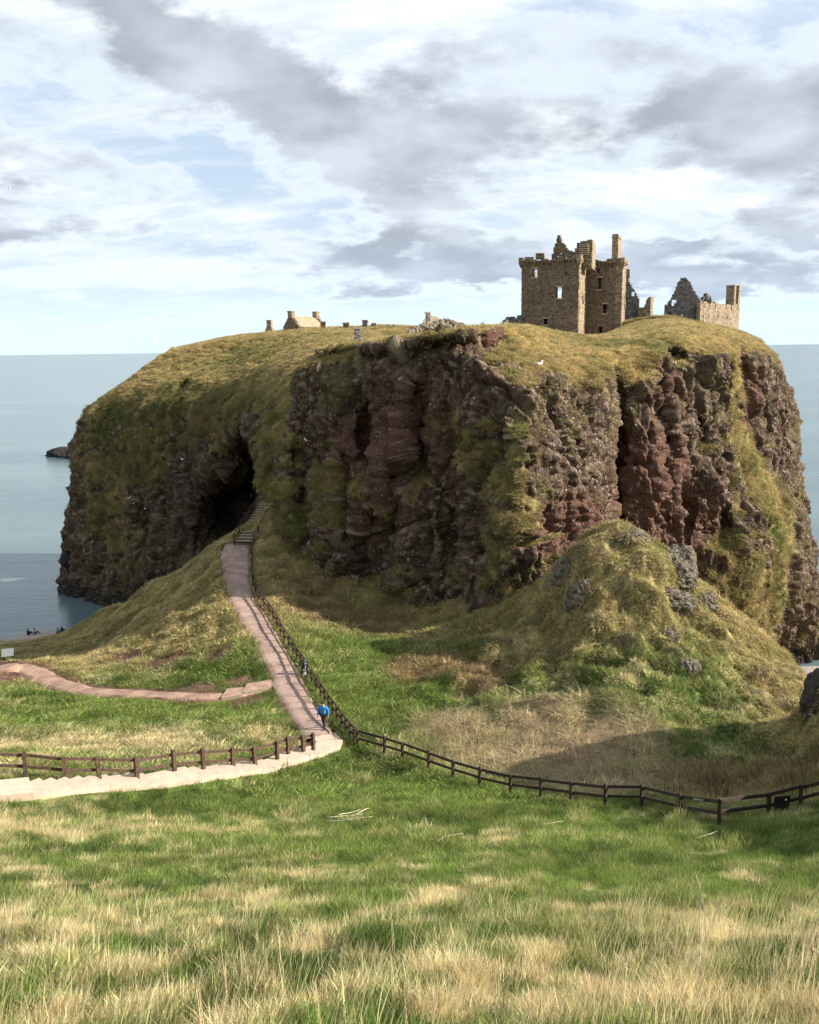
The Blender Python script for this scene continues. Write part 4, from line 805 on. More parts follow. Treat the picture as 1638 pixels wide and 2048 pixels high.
def wall_mesh(name, L, top, th, holes=(), cell=.42, base=-1.5, rough=.05, seed=1):
    """A standing wall along +x, thickness +y; top(u) gives the broken wall head; holes (u0,u1,z0,z1) go right through."""
    r = np.random.default_rng(seed); H = max(top(u) for u in np.linspace(0, L, 60))
    def lines(a, b, cuts):
        k = max(1, int(round((b-a)/cell))); g_ = np.linspace(a, b, k+1).tolist(); g_ = [v for v in g_ if all(abs(v-c) > cell*.3 for c in cuts)]; return sorted(set([round(v, 4) for v in g_+[c for c in cuts if a < c < b]]))
    xs = lines(0, L, [c for h in holes for c in h[:2]]); zs = lines(base, H+cell, [c for h in holes for c in h[2:4]])
    nx, nz = len(xs), len(zs); keep = np.zeros((nx-1, nz-1), bool)
    for i in range(nx-1):
        u = (xs[i]+xs[i+1])/2
        for j in range(nz-1):
            z = (zs[j]+zs[j+1])/2; keep[i, j] = z < top(u) and not any(h[0] < u < h[1] and h[2] < z < h[3] for h in holes)
    jit = r.normal(0, rough, (nx, nz, 2, 3)); jit[:, :, :, 0] *= .6; jit[:, :, :, 2] *= .6
    V = np.zeros((nx, nz, 2, 3)); V[..., 0] = np.array(xs)[:, None, None]; V[..., 2] = np.array(zs)[None, :, None]; V[:, :, 1, 1] = th; V += jit
    vid = lambda i, j, k: (i*nz+j)*2+k; F = []
    K = lambda i, j: 0 <= i < nx-1 and 0 <= j < nz-1 and keep[i, j]
    for i in range(nx-1):
        for j in range(nz-1):
            if not keep[i, j]: continue
            F.append((vid(i, j, 0), vid(i+1, j, 0), vid(i+1, j+1, 0), vid(i, j+1, 0))); F.append((vid(i, j+1, 1), vid(i+1, j+1, 1), vid(i+1, j, 1), vid(i, j, 1)))
            if not K(i-1, j): F.append((vid(i, j, 1), vid(i, j, 0), vid(i, j+1, 0), vid(i, j+1, 1)))
            if not K(i+1, j): F.append((vid(i+1, j, 0), vid(i+1, j, 1), vid(i+1, j+1, 1), vid(i+1, j+1, 0)))
            if not K(i, j-1): F.append((vid(i, j, 1), vid(i+1, j, 1), vid(i+1, j, 0), vid(i, j, 0)))
            if not K(i, j+1): F.append((vid(i, j+1, 0), vid(i+1, j+1, 0), vid(i+1, j+1, 1), vid(i, j+1, 1)))
    V = V.reshape(-1, 3); used = np.unique(np.array(F)); mp = -np.ones(len(V), int); mp[used] = np.arange(len(used))
    me = bpy.data.meshes.new(name); me.from_pydata(V[used].tolist(), [], mp[np.array(F)].tolist()); me.update(); return me
def poly(*pts):
    xs, zs = zip(*pts); return lambda u: float(np.interp(u, xs, zs))
def rag(f, a, seed, period=.9):
    r = np.random.default_rng(seed); t = r.uniform(-a, a, 200); return lambda u: f(u)+t[int(u/period) % 200]
def wall(name, root, mat, a, b, top, th, holes=(), seed=1, cell=.42, rough=.05, base=-1.5):
    a = np.array(a, float); b = np.array(b, float); L = float(np.hypot(*(b-a)))
    o = link(name, wall_mesh(name, L, top, th, holes, cell, base, rough, seed), mat, root); o.location = (a[0], a[1], 0); o.rotation_euler = (0, 0, math.atan2(b[1]-a[1], b[0]-a[0])); return o
def surround(parent, u, z0, z1, w):
    MB().box((u, -.04, z0-.12), (w+.4, .22, .24)).build('sill', M_DRESS, parent); MB().box((u, -.04, z1+.13), (w+.5, .22, .26)).build('lintel', M_DRESS, parent)

# the keep, an L-shaped tower house
KA = math.radians(21); kp = P(1042, 668, 150); kp[2] = 46.5
keep = empty('castle_keep', kp, -KA); keep.scale = (.92, .92, .92); tag(keep, 'tall ruined brown stone keep with broken parapet and sky-lit window', 'castle keep')
H1 = 14.3
def zpx(py, Y=147, px=1100): return P(px, py, Y)[2]-kp[2]
W1, D1, W2, D2 = 10.6, 8.8, 6.6, 5.2; BY = 14.4
f_front = wall('wall', keep, M_KEEP, (0, 0), (W1, 0), rag(poly((0, H1-.3), (4, H1-.1), (W1, H1+.2)), .16, 3), 1.4,
     [(2.1, 2.95, 11.1, 12.6), (6.5, 7.5, 7.2, 9.2), (4.3, 4.95, 2.5, 3.6), (4.2, 4.8, .4, 1.1), (8.15, 8.45, 11.2, 11.7)], 3)
surround(f_front, 2.5, 11.1, 12.6, .85); surround(f_front, 7.0, 7.2, 9.2, 1.0); surround(f_front, 4.6, 2.5, 3.6, .65)
wall('wall', keep, M_TAN_SUNLIT, (W1-.02, .02), (W1-.02, D1+.6), rag(poly((0, H1+.2), (D1, H1)), .12, 4), 1.2, [(4.1, 5.4, 6.2, 8.5)], 4)  # sunward side: sunlight put into the colour by the lighter stone
wall('wall', keep, M_KEEP, (-.0, BY), (.0, 0.02), rag(poly((0, 9), (8, 12), (BY, H1-.3)), .3, 5), 1.2, [], 5)
wall('wall', keep, M_KEEP, (W1+W2, BY), (0, BY), rag(poly((0, H1), (6.5, H1-.2), (7.2, 6.0), (12, 5.5), (17.2, 8)), .3, 6), 1.2, [], 6)
f_wing = wall('wall', keep, M_KEEP, (W1-.7, D1+.03), (W1+W2, D1+.03), rag(poly((0, H1), (W2, H1+.2)), .14, 7), 1.4,
     [(2.8, 3.45, 9.1, 11.2), (3.85, 4.55, 4.6, 6.3), (3.2, 3.85, .3, 2.2), (2.6, 3.0, 12.2, 12.9)], 7)
surround(f_wing, 3.12, 9.1, 11.2, .65); surround(f_wing, 4.2, 4.6, 6.3, .7)
wall('wall', keep, M_TAN_SUNLIT, (W1+W2-.02, D1+.02), (W1+W2-.02, BY), rag(poly((0, H1+.2), (5.7, H1)), .12, 8), 1.2, [], 8)
MB().box((W1+W2/2, (D1+BY)/2, H1-1.6), (W2-1.4, BY-D1-1.4, .5)).build('shade_slab', M_KEEP, keep); MB().box((W1/2, 7.4, 6.0), (W1-2.2, 12.2, .4)).build('shade_slab', M_KEEP, keep)  # unseen slabs added to keep the interior behind the windows dark
def corbels(a, b, nrm, z, n, mat=M_KEEP):
    m_ = MB(); a = np.array(a, float); b = np.array(b, float); nrm = np.array(nrm, float); ang = math.atan2(*(b-a)[::-1])
    for k in range(n):
        p = a+(b-a)*(k+.5)/n+nrm*.18
        if random.random() < .88: m_.box((p[0], p[1], z+random.uniform(-.05, .05)), (.3, .38, .36), ang, .04)
    m_.build('corbel_course', mat, keep); q = MB()
    for k in range(n):
        p = a+(b-a)*(k+.5)/n+nrm*.12; h = random.uniform(.25, .6)
        if random.random() < .9: q.box((p[0], p[1], z+.22+h/2), (float(np.hypot(*(b-a)))/n*1.02, .55, h), ang, .05)
    q.build('parapet', mat, keep)
corbels((0, 0), (W1, 0), (0, -1), H1-.75, 15); corbels((W1, 0), (W1, D1), (1, 0), H1-.7, 12, M_TAN_SUNLIT); corbels((W1, D1), (W1+W2, D1), (0, -1), H1-.75, 10); corbels((W1+W2, D1), (W1+W2, BY), (1, 0), H1-.7, 8, M_TAN_SUNLIT); corbels((0, 9), (0, 0), (-1, 0), H1-.75, 12)
for cx_, cy_ in ((W1, 0), (W1+W2, D1), (0, 0)):
    MB().tube([(cx_, cy_, H1-1.5), (cx_, cy_, H1-1.0), (cx_, cy_, H1-.55), (cx_, cy_, H1+.35)], [.2, .45, .62, .62], 12).build('corner_round', M_TAN_SUNLIT if cx_ else M_KEEP, keep)  # right-hand corners take the painted sunlit tone as well
# roof-top ruins
wall('gable', keep, M_KEEP, (4.9, 3.0), (9.3, 3.0), rag(poly((0, 14.3), (.25, 16.4), (.75, 17.4), (1.05, 18.6), (1.5, 18.7), (1.8, 17.6), (3.0, 16.3), (4.4, 14.8)), .12, 11, .45), .9, [(1.55, 1.85, 15.3, 15.6), (1.0, 1.3, 14.7, 15.0)], 11, .3, .05, 12.5)
wall('cap_house', keep, M_KEEP, (9.0, 2.6), (12.4, 2.6), rag(poly((0, 15.4), (.7, 16.8), (1.4, 17.4), (3.4, 17.3)), .12, 12, .5), .9, [], 12, .3, .05, 12.5)
wall('cap_house', keep, M_TAN_SUNLIT, (12.38, 2.62), (12.38, 7.0), rag(poly((0, 17.3), (2.2, 17.6), (3.8, 16.8), (4.4, 15.2)), .14, 13, .5), .9, [], 13, .3, .06, 12.5)
st = MB()
for k in range(6): st.box((11.0, 2.5-.07*k, 15.0+.32*k), (1.7, .5, .2), 0, .03)
st.build('cap_stair', M_DRESS, keep)
ch = MB(); ch.box((W1+W2-1.6, D1+2.8, 16.2), (1.15, 4.6, 5.0), 0, .05); ch.build('chimney', M_TAN_SUNLIT, keep, bevel=.05)
MB().box((W1+W2-1.6, D1+2.8, 18.55), (1.4, 4.9, .25), 0, .03).build('chimney_cap', M_DRESS, keep)
for k, (y_, h_) in enumerate(((.9, .35), (4.6, .3))): MB().box((W1+W2-1.6, D1+y_, 18.68+h_/2), (1.1, .9, h_), 0, .06).build('broken_stone', M_TAN_SUNLIT, keep)
MB().box((3.2, .9, H1+.6), (1.6, 1.0, 1.1), .1, .12).build('parapet_stub', M_KEEP, keep)
MB().box((1.2, .6, H1+.25), (1.6, .8, .5), 0, .1).build('parapet_stub', M_KEEP, keep)
# low wall left of the keep
def ruin(name, label, cat, px0, px1, Y0, Y1, py_base, top, mat, holes=(), th=.8, seed=1, cell=.26, ragged=.12, group=None):
    a, b = P(px0, py_base, Y0), P(px1, py_base, Y1); L = float(np.hypot(*(b-a)[:2])); z0 = min(a[2], b[2])
    root = empty(name, (a[0], a[1], z0), math.atan2(b[1]-a[1], b[0]-a[0])); tag(root, label, cat, group)
    link('wall', wall_mesh('wall', L, rag(lambda u: top(u/L), ragged, seed, .5), th, [(h[0]*L, h[1]*L, h[2], h[3]) for h in holes], cell, -2.0, .05, seed), mat, root); return root, L
ruin('ruined_wall', 'low dark broken wall at the left foot of the keep', 'ruined wall', 1008, 1046, 147, 150, 662, poly((0, 1.3), (.3, 2.3), (.7, 2.2), (1, 2.6)), M_GABLE, seed=21)
r_, L_ = ruin('ruined_gable', 'dark steep gable fragment showing behind the keep', 'ruined gable', 1215, 1277, 166, 164, 640, poly((0, 9.0), (.5, 9.3), (.62, 9.0), (.64, 7.3), (.8, 5.6), (.92, 4.6), (1, 3.9)), M_GABLE, [(.74, .84, 4.4, 5.2)], seed=22)
MB().box((L_*.6, .4, 8.6), (.8, .8, 1.5), 0, .05).build('chimney', M_TAN_SUNLIT, r_)
r_, L_ = ruin('ruined_wall', 'short low wall with a sunlit upright end behind the keep', 'ruined wall', 1276, 1300, 163, 161, 638, poly((0, 2.1), (.5, 2.0), (.6, 3.6), (.8, 3.9), (1, 3.9)), M_TAN_SUNLIT, seed=23)
r_, L_ = ruin('ruined_gable', 'grey pointed gable with one square window on the skyline', 'ruined gable', 1328, 1399, 160, 158, 634, poly((0, 2.2), (.08, 2.6), (.2, 3.8), (.3, 5.0), (.32, 5.8), (.43, 6.9), (.62, 6.9), (.7, 5.9), (.85, 4.3), (1, 2.8)), M_GABLE, [(.2, .33, 2.1, 3.2), (.48, .54, -.2, .6)], seed=24)
rg = r_
a, b = P(1399, 655, 157), P(1467, 655, 166); L = float(np.hypot(*(b-a)[:2])); ang = math.atan2(b[1]-a[1], b[0]-a[0])
rng_ = empty('ruined_range', (a[0], a[1], a[2]+.3), ang); tag(rng_, 'long sunlit tan range with gun slits and twin chimneys', 'ruined building')
Hh = 4.2
slits = [(L*(.10+.16*k)-.16, L*(.10+.16*k)+.16, 3.1, 4.0) for k in range(6)]+[(L*(.09+.14*k)-.11, L*(.09+.14*k)+.11, 1.3, 1.9) for k in range(6)]
link('wall', wall_mesh('wall', L, rag(poly((0, Hh), (L, Hh-.2)), .12, 31, .5), .7, slits, .35, -1.5, .03, 31), M_TAN_SUNLIT, rng_)
o = link('end_wall', wall_mesh('end_wall', 2.9, rag(poly((0, 4.3), (2.9, 4.0)), .1, 32, .5), .7, [(1.6, 1.8, .8, 1.5)], .35, -1.5, .03, 32), M_TAN_SUNLIT, rng_); o.location = (L-.02, .05, 0); o.rotation_euler = (0, 0, .12)
o = link('back_wall', wall_mesh('back_wall', L+2, rag(poly((0, 4.2), (L*.3, 4.5), (L*.55, 5.6), (L*.7, 5.0), (L*.85, 6.2), (L+2, 4.0)), .25, 33, .5), .7, [], .35, -1.5, .05, 33), M_GABLE, rng_); o.location = (0, 4.6, 0)
for x_, w_ in ((L+.15, .75), (L+1.9, .7)): MB().box((x_, .95, 5.4), (w_, 1.7, 4.3), .0, .04).build('chimney', M_TAN_SUNLIT, rng_, bevel=.04); MB().box((x_, .95, 7.62), (w_+.2, 1.9, .18), .0, .02).build('chimney_cap', M_DRESS, rng_)
MB().box((L+1.0, 1.6, 5.3), (1.1, .5, 3.9), 0, .04).build('chimney_infill', M_GABLE, rng_)
# cottage and chimneys on the headland
def chimney(label, px, py_top, py_bot, Y, w, mat=M_TAN_SUNLIT, pyr=False, group=None):
    t, b = P(px, py_top, Y), P(px, py_bot, Y); h = t[2]-b[2]+1.2; root = empty('chimney_stack', (b[0], b[1], b[2]-1.2), random.uniform(-.3, .3)); tag(root, label, 'chimney', group)
    MB().box((0, 0, h/2), (w, w*.9, h), 0, .04).build('shaft', mat, root, bevel=.03); MB().box((0, 0, h-.12), (w*1.22, w*1.1, .2), 0, .02).build('cap', M_DRESS, root)
    if pyr: MB().add([(-w*1.4, -w, 0), (w*1.4, -w, 0), (w*1.4, w, 0), (-w*1.4, w, 0), (-w*.5, -w*.45, 2.4), (w*.5, -w*.45, 2.4), (w*.5, w*.45, 2.4), (-w*.5, w*.45, 2.4)], [(0, 1, 5, 4), (1, 2, 6, 5), (2, 3, 7, 6), (3, 0, 4, 7), (4, 5, 6, 7)]).build('base', mat, root)
    return root
chimney('slender tan chimney on a splayed base at the left of the skyline', 540, 640, 664, 176, .95, M_TAN_SUNLIT, True)
c0 = P(592, 664, 172); hs = empty('stone_cottage', (c0[0], c0[1], c0[2]-.2), math.radians(14)); tag(hs, 'stone cottage with grey roof and a chimney on each gable', 'cottage')
gw_, gl, eh, rh = 5.2, 6.0, 1.2, 3.2
link('gable_wall', wall_mesh('gable_wall', gw_, poly((0, eh), (gw_/2-.5, rh), (gw_/2+.5, rh), (gw_, eh)), .5, [], .35, -2, .02, 41), M_KEEP, hs).rotation_euler = (0, 0, math.radians(-62))
hs.children[0].location = (-2.2, 2.6, 0)
o = link('gable_wall', wall_mesh('gable_wall', gw_, poly((0, eh), (gw_/2-.5, rh), (gw_/2+.5, rh), (gw_, eh)), .5, [], .35, -2, .02, 42), M_KEEP, hs); o.rotation_euler = (0, 0, math.radians(-62)); dv = Vector((math.cos(math.radians(28)), math.sin(math.radians(28)), 0)); o.location = Vector((-2.2, 2.6, 0))+dv*gl
gdir = Vector((math.cos(math.radians(-62)), math.sin(math.radians(-62)), 0)); A_ = Vector((-2.2, 2.6, 0)); mid = A_+gdir*gw_/2; far = A_+gdir*(gw_+.15); nearw = A_-gdir*.15
def rp(v, z): return (v.x, v.y, z)
MB().add([rp(mid+dv*.3, rh-.05), rp(mid+dv*(gl+.2), rh-.05), rp(far+dv*(gl+.2), eh-.1), rp(far+dv*.3, eh-.1), rp(mid+dv*.3, rh+.1), rp(mid+dv*(gl+.2), rh+.1), rp(far+dv*(gl+.2), eh+.05), rp(far+dv*.3, eh+.05)], [(0, 1, 2, 3), (7, 6, 5, 4), (0, 4, 5, 1), (1, 5, 6, 2), (2, 6, 7, 3), (3, 7, 4, 0)]).build('roof_slope', M_SLATE, hs)
MB().add([rp(mid+dv*.3, rh-.05), rp(mid+dv*(gl+.2), rh-.05), rp(nearw+dv*(gl+.2), eh-.1), rp(nearw+dv*.3, eh-.1), rp(mid+dv*.3, rh+.1), rp(mid+dv*(gl+.2), rh+.1), rp(nearw+dv*(gl+.2), eh+.05), rp(nearw+dv*.3, eh+.05)], [(3, 2, 1, 0), (4, 5, 6, 7), (1, 5, 4, 0), (2, 6, 5, 1), (3, 7, 6, 2), (0, 4, 7, 3)]).build('roof_slope', M_SLATE, hs)
for t in (.25, gl+.25):
    q = mid+dv*t; c_ = MB(); c_.box((q.x, q.y, rh+.3), (.8, 1.4, 1.3), math.radians(28), .02); cc_ = c_.build('chimney', M_TAN_SUNLIT, hs, bevel=.03); MB().box((q.x, q.y, rh+1.0), (1.0, 1.6, .16), math.radians(28)).build('cap', M_DRESS, cc_)
chimney('small dark chimney just right of the cottage roof', 647, 643, 664, 166, .95, M_KEEP)
chimney('grey-topped stub of wall standing alone on the headland crest', 693, 645, 660, 160, 1.1, M_KEEP)
chimney('tallest dark stub among the wall remnants on the headland crest', 731, 640, 660, 160, .95, M_GABLE)
chimney('low square stub beside the tallest wall remnant', 748, 646, 660, 158, .85, M_KEEP)
chimney('broad low rubble stub right of the wall remnants', 776, 650, 664, 156, 1.1, M_TAN_SUNLIT)
chimney('thin dark stub at the right end of the wall remnants', 788, 649, 664, 156, .6, M_GABLE)
chimney('dark square pillar on the edge of the bluff', 716, 654, 682, 96, .68, M_GABLE)
chimney('grey chimney rising behind the stony bank', 856, 624, 645, 128, .62, M_GABLE)
a = P(838, 648, 128); rf_ = empty('hidden_roof', (a[0], a[1], a[2]-1)); tag(rf_, 'grey roof slope peeping over the stony bank', 'roof')
MB().add([(-.3, 0, 0), (3.0, .4, .2), (3.0, 2, 2.0), (1.2, 2, 2.5), (-.3, .3, -.3), (3.0, .7, -.1), (3.0, 2.3, 1.7), (1.2, 2.3, 2.2)], [(0, 1, 2, 3), (7, 6, 5, 4), (0, 4, 5, 1), (1, 5, 6, 2), (2, 6, 7, 3), (3, 7, 4, 0)]).build('slope', M_SLATE, rf_)
# stony bank on the brow
def lump_mesh(name, seed, sub=2, squash=(1, 1, 1), amp=.35, freq=1.1):
    bm = bmesh.new(); bmesh.ops.create_icosphere(bm, subdivisions=sub, radius=1.0); V = np.array([v.co[:] for v in bm.verts])
    dsp = 1+amp*n3(V*freq+seed*7.3, 1, 1, 1, 4, .6)+amp*.5*n3(V*freq*2.3+seed, 1, 1, 1, 3, .6, True)
    for v, k in zip(bm.verts, dsp): v.co = (v.co.x*k*squash[0], v.co.y*k*squash[1], v.co.z*k*squash[2])
    me = bpy.data.meshes.new(name); bm.to_mesh(me); bm.free(); me.polygons.foreach_set('use_smooth', [False]*len(me.polygons)); return me
bank = MB(); st_ = [lump_mesh('st', k, 1, (1, .8, .7), .25) for k in range(4)]
for k in range(620):
    t = random.random(); px = 818+t*118; py = np.interp(px, [818, 850, 890, 925, 936], [664, 648, 640, 648, 656])+random.uniform(-1, 13)*(.3+.7*math.sin(math.pi*t)); p = P(px, py, 97+random.uniform(-.3, .9)-(py-640)*.1); m_ = st_[k % 4]; s_ = random.uniform(.12, .3)
    E = Euler((random.random()*6, random.random()*6, random.random()*6)).to_matrix()
    bank.add([tuple(E @ v.co*s_+Vector(p)) for v in m_.vertices], [tuple(f.vertices) for f in m_.polygons])
M_RUB = simple_mat('pale_rubble', (.22, .18, .13), .95, .35, 2.5, .4)
o = bank.build('rubble', M_RUB); tag(o, 'bank of pale loose stones on the brow of the rock', kind='stuff')
bk_ = [P(px, py+12, 97.6) for px, py in ((812, 664), (850, 650), (890, 642), (925, 650), (940, 658))]; hb = MB()
hb.tube(bk_, [.2, .5, .7, .5, .2], 10); o = hb.build('rubble_bank', M_RUB, None, True); tag(o, 'earth core of the stony bank on the brow', kind='structure')
# ------------------------------------------------------------------ rocks
M_ROCK = simple_mat('lichened_grey_rock', (.14, .118, .09), .95, .4, 3.0, .9, (.06, .05, .035))
M_SEAROCK = simple_mat('wet_black_rock', (.022, .02, .021), .9, .3, .6, .6)
def rock(name, label, p, size, seed, mat=M_ROCK, sub=5, rz=0.0, amp=.42, group=None, cat='rock'):
    o = link(name, lump_mesh(name, seed, sub, size, amp, 1.3), mat); o.location = p; o.rotation_euler = (0, 0, rz); tag(o, label, cat, group); return o
for px, py, dy, sz, lab, sd in ((1352, 1140, .2, (1.1, .9, 1.25), 'pale grey crag standing on the right shoulder of the grass mound', 1), (1362, 1168, .1, (.8, .7, .95), 'lower grey crag below the crag on the mound shoulder', 2), (1412, 1214, .3, (.75, .6, .55), 'small grey boulder on the ridge falling from the mound', 3),
                       (1268, 1083, .5, (.85, .7, .5), 'rounded rock rim at the top of the grass mound', 4), (1168, 1205, .2, (.8, .5, 1.0), 'dark rock patch set in the shaded face of the mound', 5), (1340, 1212, .3, (1.3, .5, .75), 'dark wide rock face under the mound shoulder', 6), (1345, 1290, .1, (.5, .4, .5), 'small dark rock low on the mound', 7), (1130, 1165, .3, (.6, .5, 1.2), 'grey crag on the left shoulder of the mound', 8), (1380, 1352, .2, (.6, .4, .6), 'grey rock in the grass below the mound ridge', 9)):
    p = march(px, py, hgt); rock('crag', lab, (p[0], p[1]+dy+.5, p[2]-.15*sz[2]), tuple(1.45*v for v in sz), sd)
p = P(1662, 1440, 42.5); rock('crag', 'black rock face at the right edge of the gully', p, (1.3, 1.6, 2.6), 10, simple_mat('dark_brown_rock', (.05, .04, .033), .95, .4, 3, .9))
for k, (px, py, sz, lab) in enumerate(((128, 904, (6.0, 3.5, 2.8), 'low black skerry farthest out from the headland'), (153, 908, (4.2, 3, 3.6), 'black skerry touching the edge of the headland'))):
    p = P(px, py+8, 360); p = CAM+ray(px, py+8)*(-45.0/ray(px, py+8)[2]); rock('skerry', lab, (p[0], p[1], .6), sz, 21+k, M_SEAROCK, 4, .2, .5)
for k, (px, py, s_) in enumerate(((146, 1098, 1.4), (150, 1072, 1.0), (140, 1118, 1.6))):
    p = P(px, py, 157.5); rock('ledge_rock', ('black rock jutting from the headland waterline', 'small black knob on the seaward edge of the headland', 'lowest black rock at the foot of the headland')[k], p, (s_, s_, s_*.9), 31+k, M_SEAROCK, 3)
# ------------------------------------------------------------------ people
M_SKIN = simple_mat('skin', (.45, .28, .2), .6, .05, 5, 0); M_HAIR = simple_mat('dark_hair', (.03, .022, .018), .7, .2, 20, .1)
M_BLUE = simple_mat('blue_jacket_cloth', (.02, .19, .56), .7, .12, 6, .2); M_NAVY = simple_mat('navy_cloth', (.022, .024, .045), .8, .2, 8, .2); M_TEAL = simple_mat('teal_jacket_cloth', (.01, .34, .30), .7, .12, 6, .2); M_GREYC = simple_mat('grey_cloth', (.24, .26, .29), .8, .15, 8, .2)
M_FLEECE = simple_mat('dark_green_fleece', (.02, .055, .05), .85, .2, 8, .2)
def skin(name, verts, edges, rad, mat, parent, root=0, sub=2):
    me = bpy.data.meshes.new(name); me.from_pydata([tuple(v) for v in verts], edges, []); o = link(name, me, mat, parent)
    md = o.modifiers.new('skin', 'SKIN'); md.use_smooth_shade = True; me.skin_vertices[0] if me.skin_vertices else None
    for i, r in enumerate(rad):
        sv = me.skin_vertices[0].data[i]; sv.radius = (r, r) if not hasattr(r, '__len__') else r; sv.use_root = (i == root)
    s_ = o.modifiers.new('sub', 'SUBSURF'); s_.levels = sub; s_.render_levels = sub
    return o
def person(label, p, rz, J, jacket, trousers, hair=M_HAIR, inner=None, group=None):
    """J: joint positions. One continuous body; clothing and hair are separate pieces over it."""
    root = empty('person', p, rz); tag(root, label, 'person', group)
    names = list(J); ix = {n: i for i, n in enumerate(names)}
    E = [('pelvis', 'waist'), ('waist', 'chest'), ('chest', 'neck'), ('neck', 'jaw'), ('jaw', 'crown')]
    R = dict(pelvis=.15, waist=.13, chest=.155, neck=.058, jaw=.085, crown=.085)
    for s in 'lr':
        E += [('chest', 'sho_'+s), ('sho_'+s, 'elb_'+s), ('elb_'+s, 'wri_'+s), ('wri_'+s, 'palm_'+s), ('pelvis', 'hip_'+s), ('hip_'+s, 'knee_'+s), ('knee_'+s, 'ank_'+s), ('ank_'+s, 'toe_'+s)]
        R.update({'sho_'+s: .07, 'elb_'+s: .045, 'wri_'+s: .03, 'palm_'+s: .038, 'hip_'+s: .095, 'knee_'+s: .06, 'ank_'+s: .042, 'toe_'+s: .035})
    body = skin('body', [J[n] for n in names], [(ix[a], ix[b]) for a, b in E], [R[n] for n in names], M_SKIN, root, ix['pelvis'])
    for s in 'lr':
        pa, wr = np.array(J['palm_'+s]), np.array(J['wri_'+s]); d = pa-wr; d /= np.linalg.norm(d); sd = np.cross(d, (0, 1, .2)); sd /= np.linalg.norm(sd)
        V = []; Ed = []; Rr = []
        for k, (o_, ln) in enumerate(((-.03, .075), (-.01, .09), (.01, .085), (.03, .065))):
            b_ = len(V); q = pa+sd*o_; V += [q, q+d*ln*.55, q+d*ln+C3(0, -.02, 0)]; Ed += [(b_, b_+1), (b_+1, b_+2)]; Rr += [.009, .0085, .007]
        b_ = len(V); q = wr+(pa-wr)*.5; V += [q, q+sd*-.045+d*.02, q+sd*-.055+d*.06]; Ed += [(b_, b_+1), (b_+1, b_+2)]; Rr += [.011, .01, .008]
        me = bpy.data.meshes.new('fingers'); me.from_pydata([tuple(v) for v in V], Ed, []); o = link('fingers', me, M_SKIN, body); o.modifiers.new('skin', 'SKIN')
        for i, r in enumerate(Rr): me.skin_vertices[0].data[i].radius = (r, r); me.skin_vertices[0].data[i].use_root = (i % 3 == 0)
    def garment(name, use, mat, grow, shorten={}):
        ed = [(a, b) for a, b in E if a in use and b in use]; ns = [n for n in names if n in use]; iy = {n: i for i, n in enumerate(ns)}
        return skin(name, [shorten.get(n, J[n]) for n in ns], [(iy[a], iy[b]) for a, b in ed], [R[n]+grow.get(n, .03) for n in ns], mat, root, iy.get('pelvis', 0))
    up = {'pelvis', 'waist', 'chest', 'neck', 'sho_l', 'sho_r', 'elb_l', 'elb_r', 'wri_l', 'wri_r'}
    nk = np.array(J['chest'])*.35+np.array(J['neck'])*.65
    garment('jacket', up, jacket, dict(pelvis=.055, waist=.065, chest=.05, neck=.03, sho_l=.04, sho_r=.04, elb_l=.04, elb_r=.04, wri_l=.028, wri_r=.028), {'neck': nk})
    garment('trousers', {'pelvis', 'hip_l', 'hip_r', 'knee_l', 'knee_r', 'ank_l', 'ank_r'}, trousers, dict(pelvis=.03, hip_l=.02, hip_r=.02, knee_l=.022, knee_r=.022, ank_l=.025, ank_r=.025))
    for s in 'lr': skin('boot', [J['ank_'+s], (np.array(J['ank_'+s])*.4+np.array(J['toe_'+s])*.6), J['toe_'+s]], [(0, 1), (1, 2)], [.06, .055, .045], M_BLACK, root)
    jw, cr = np.array(J['jaw']), np.array(J['crown']); upv = (cr-jw)/np.linalg.norm(cr-jw); f = np.array([0, -1.0, 0])
    hd = link('hair', lump_mesh('hair', 3, 3, (.108, .118, .098), .1, 2), hair, root); hd.location = cr+upv*.02+C3(0, .025, 0)
    nose = MB().add([jw+upv*.07+f*.07, jw+upv*.015+f*.11, jw+upv*.01+f*.075+C3(.018, 0, 0), jw+upv*.01+f*.075-C3(.018, 0, 0)], [(0, 2, 1), (0, 1, 3), (1, 2, 3), (0, 3, 2)]).build('nose', M_SKIN, body)
    for sx in (-.032, .032):
        e = link('eye', lump_mesh('eye', 1, 1, (.011, .008, .009), 0), M_BLACK, body); e.location = jw+upv*.065+f*.083+C3(sx, 0, 0)
        e = link('ear', lump_mesh('ear', 1, 1, (.012, .022, .034), 0), M_SKIN, body); e.location = jw+upv*.045+C3(sx*2.9, .01, 0)
    mth = MB().box(jw+upv*-.03+f*.086, (.045, .008, .01)).build('mouth', simple_mat('lips', (.3, .12, .1), .6, .05, 5, 0), body)
    if inner is not None: skin('pullover', [J['pelvis']+C3(0, -.085, .04), J['waist']+C3(0, -.105, 0), nk+C3(0, -.075, -.06)], [(0, 1), (1, 2)], [(.075, .12), (.08, .115), (.055, .07)], inner, root)
    return root
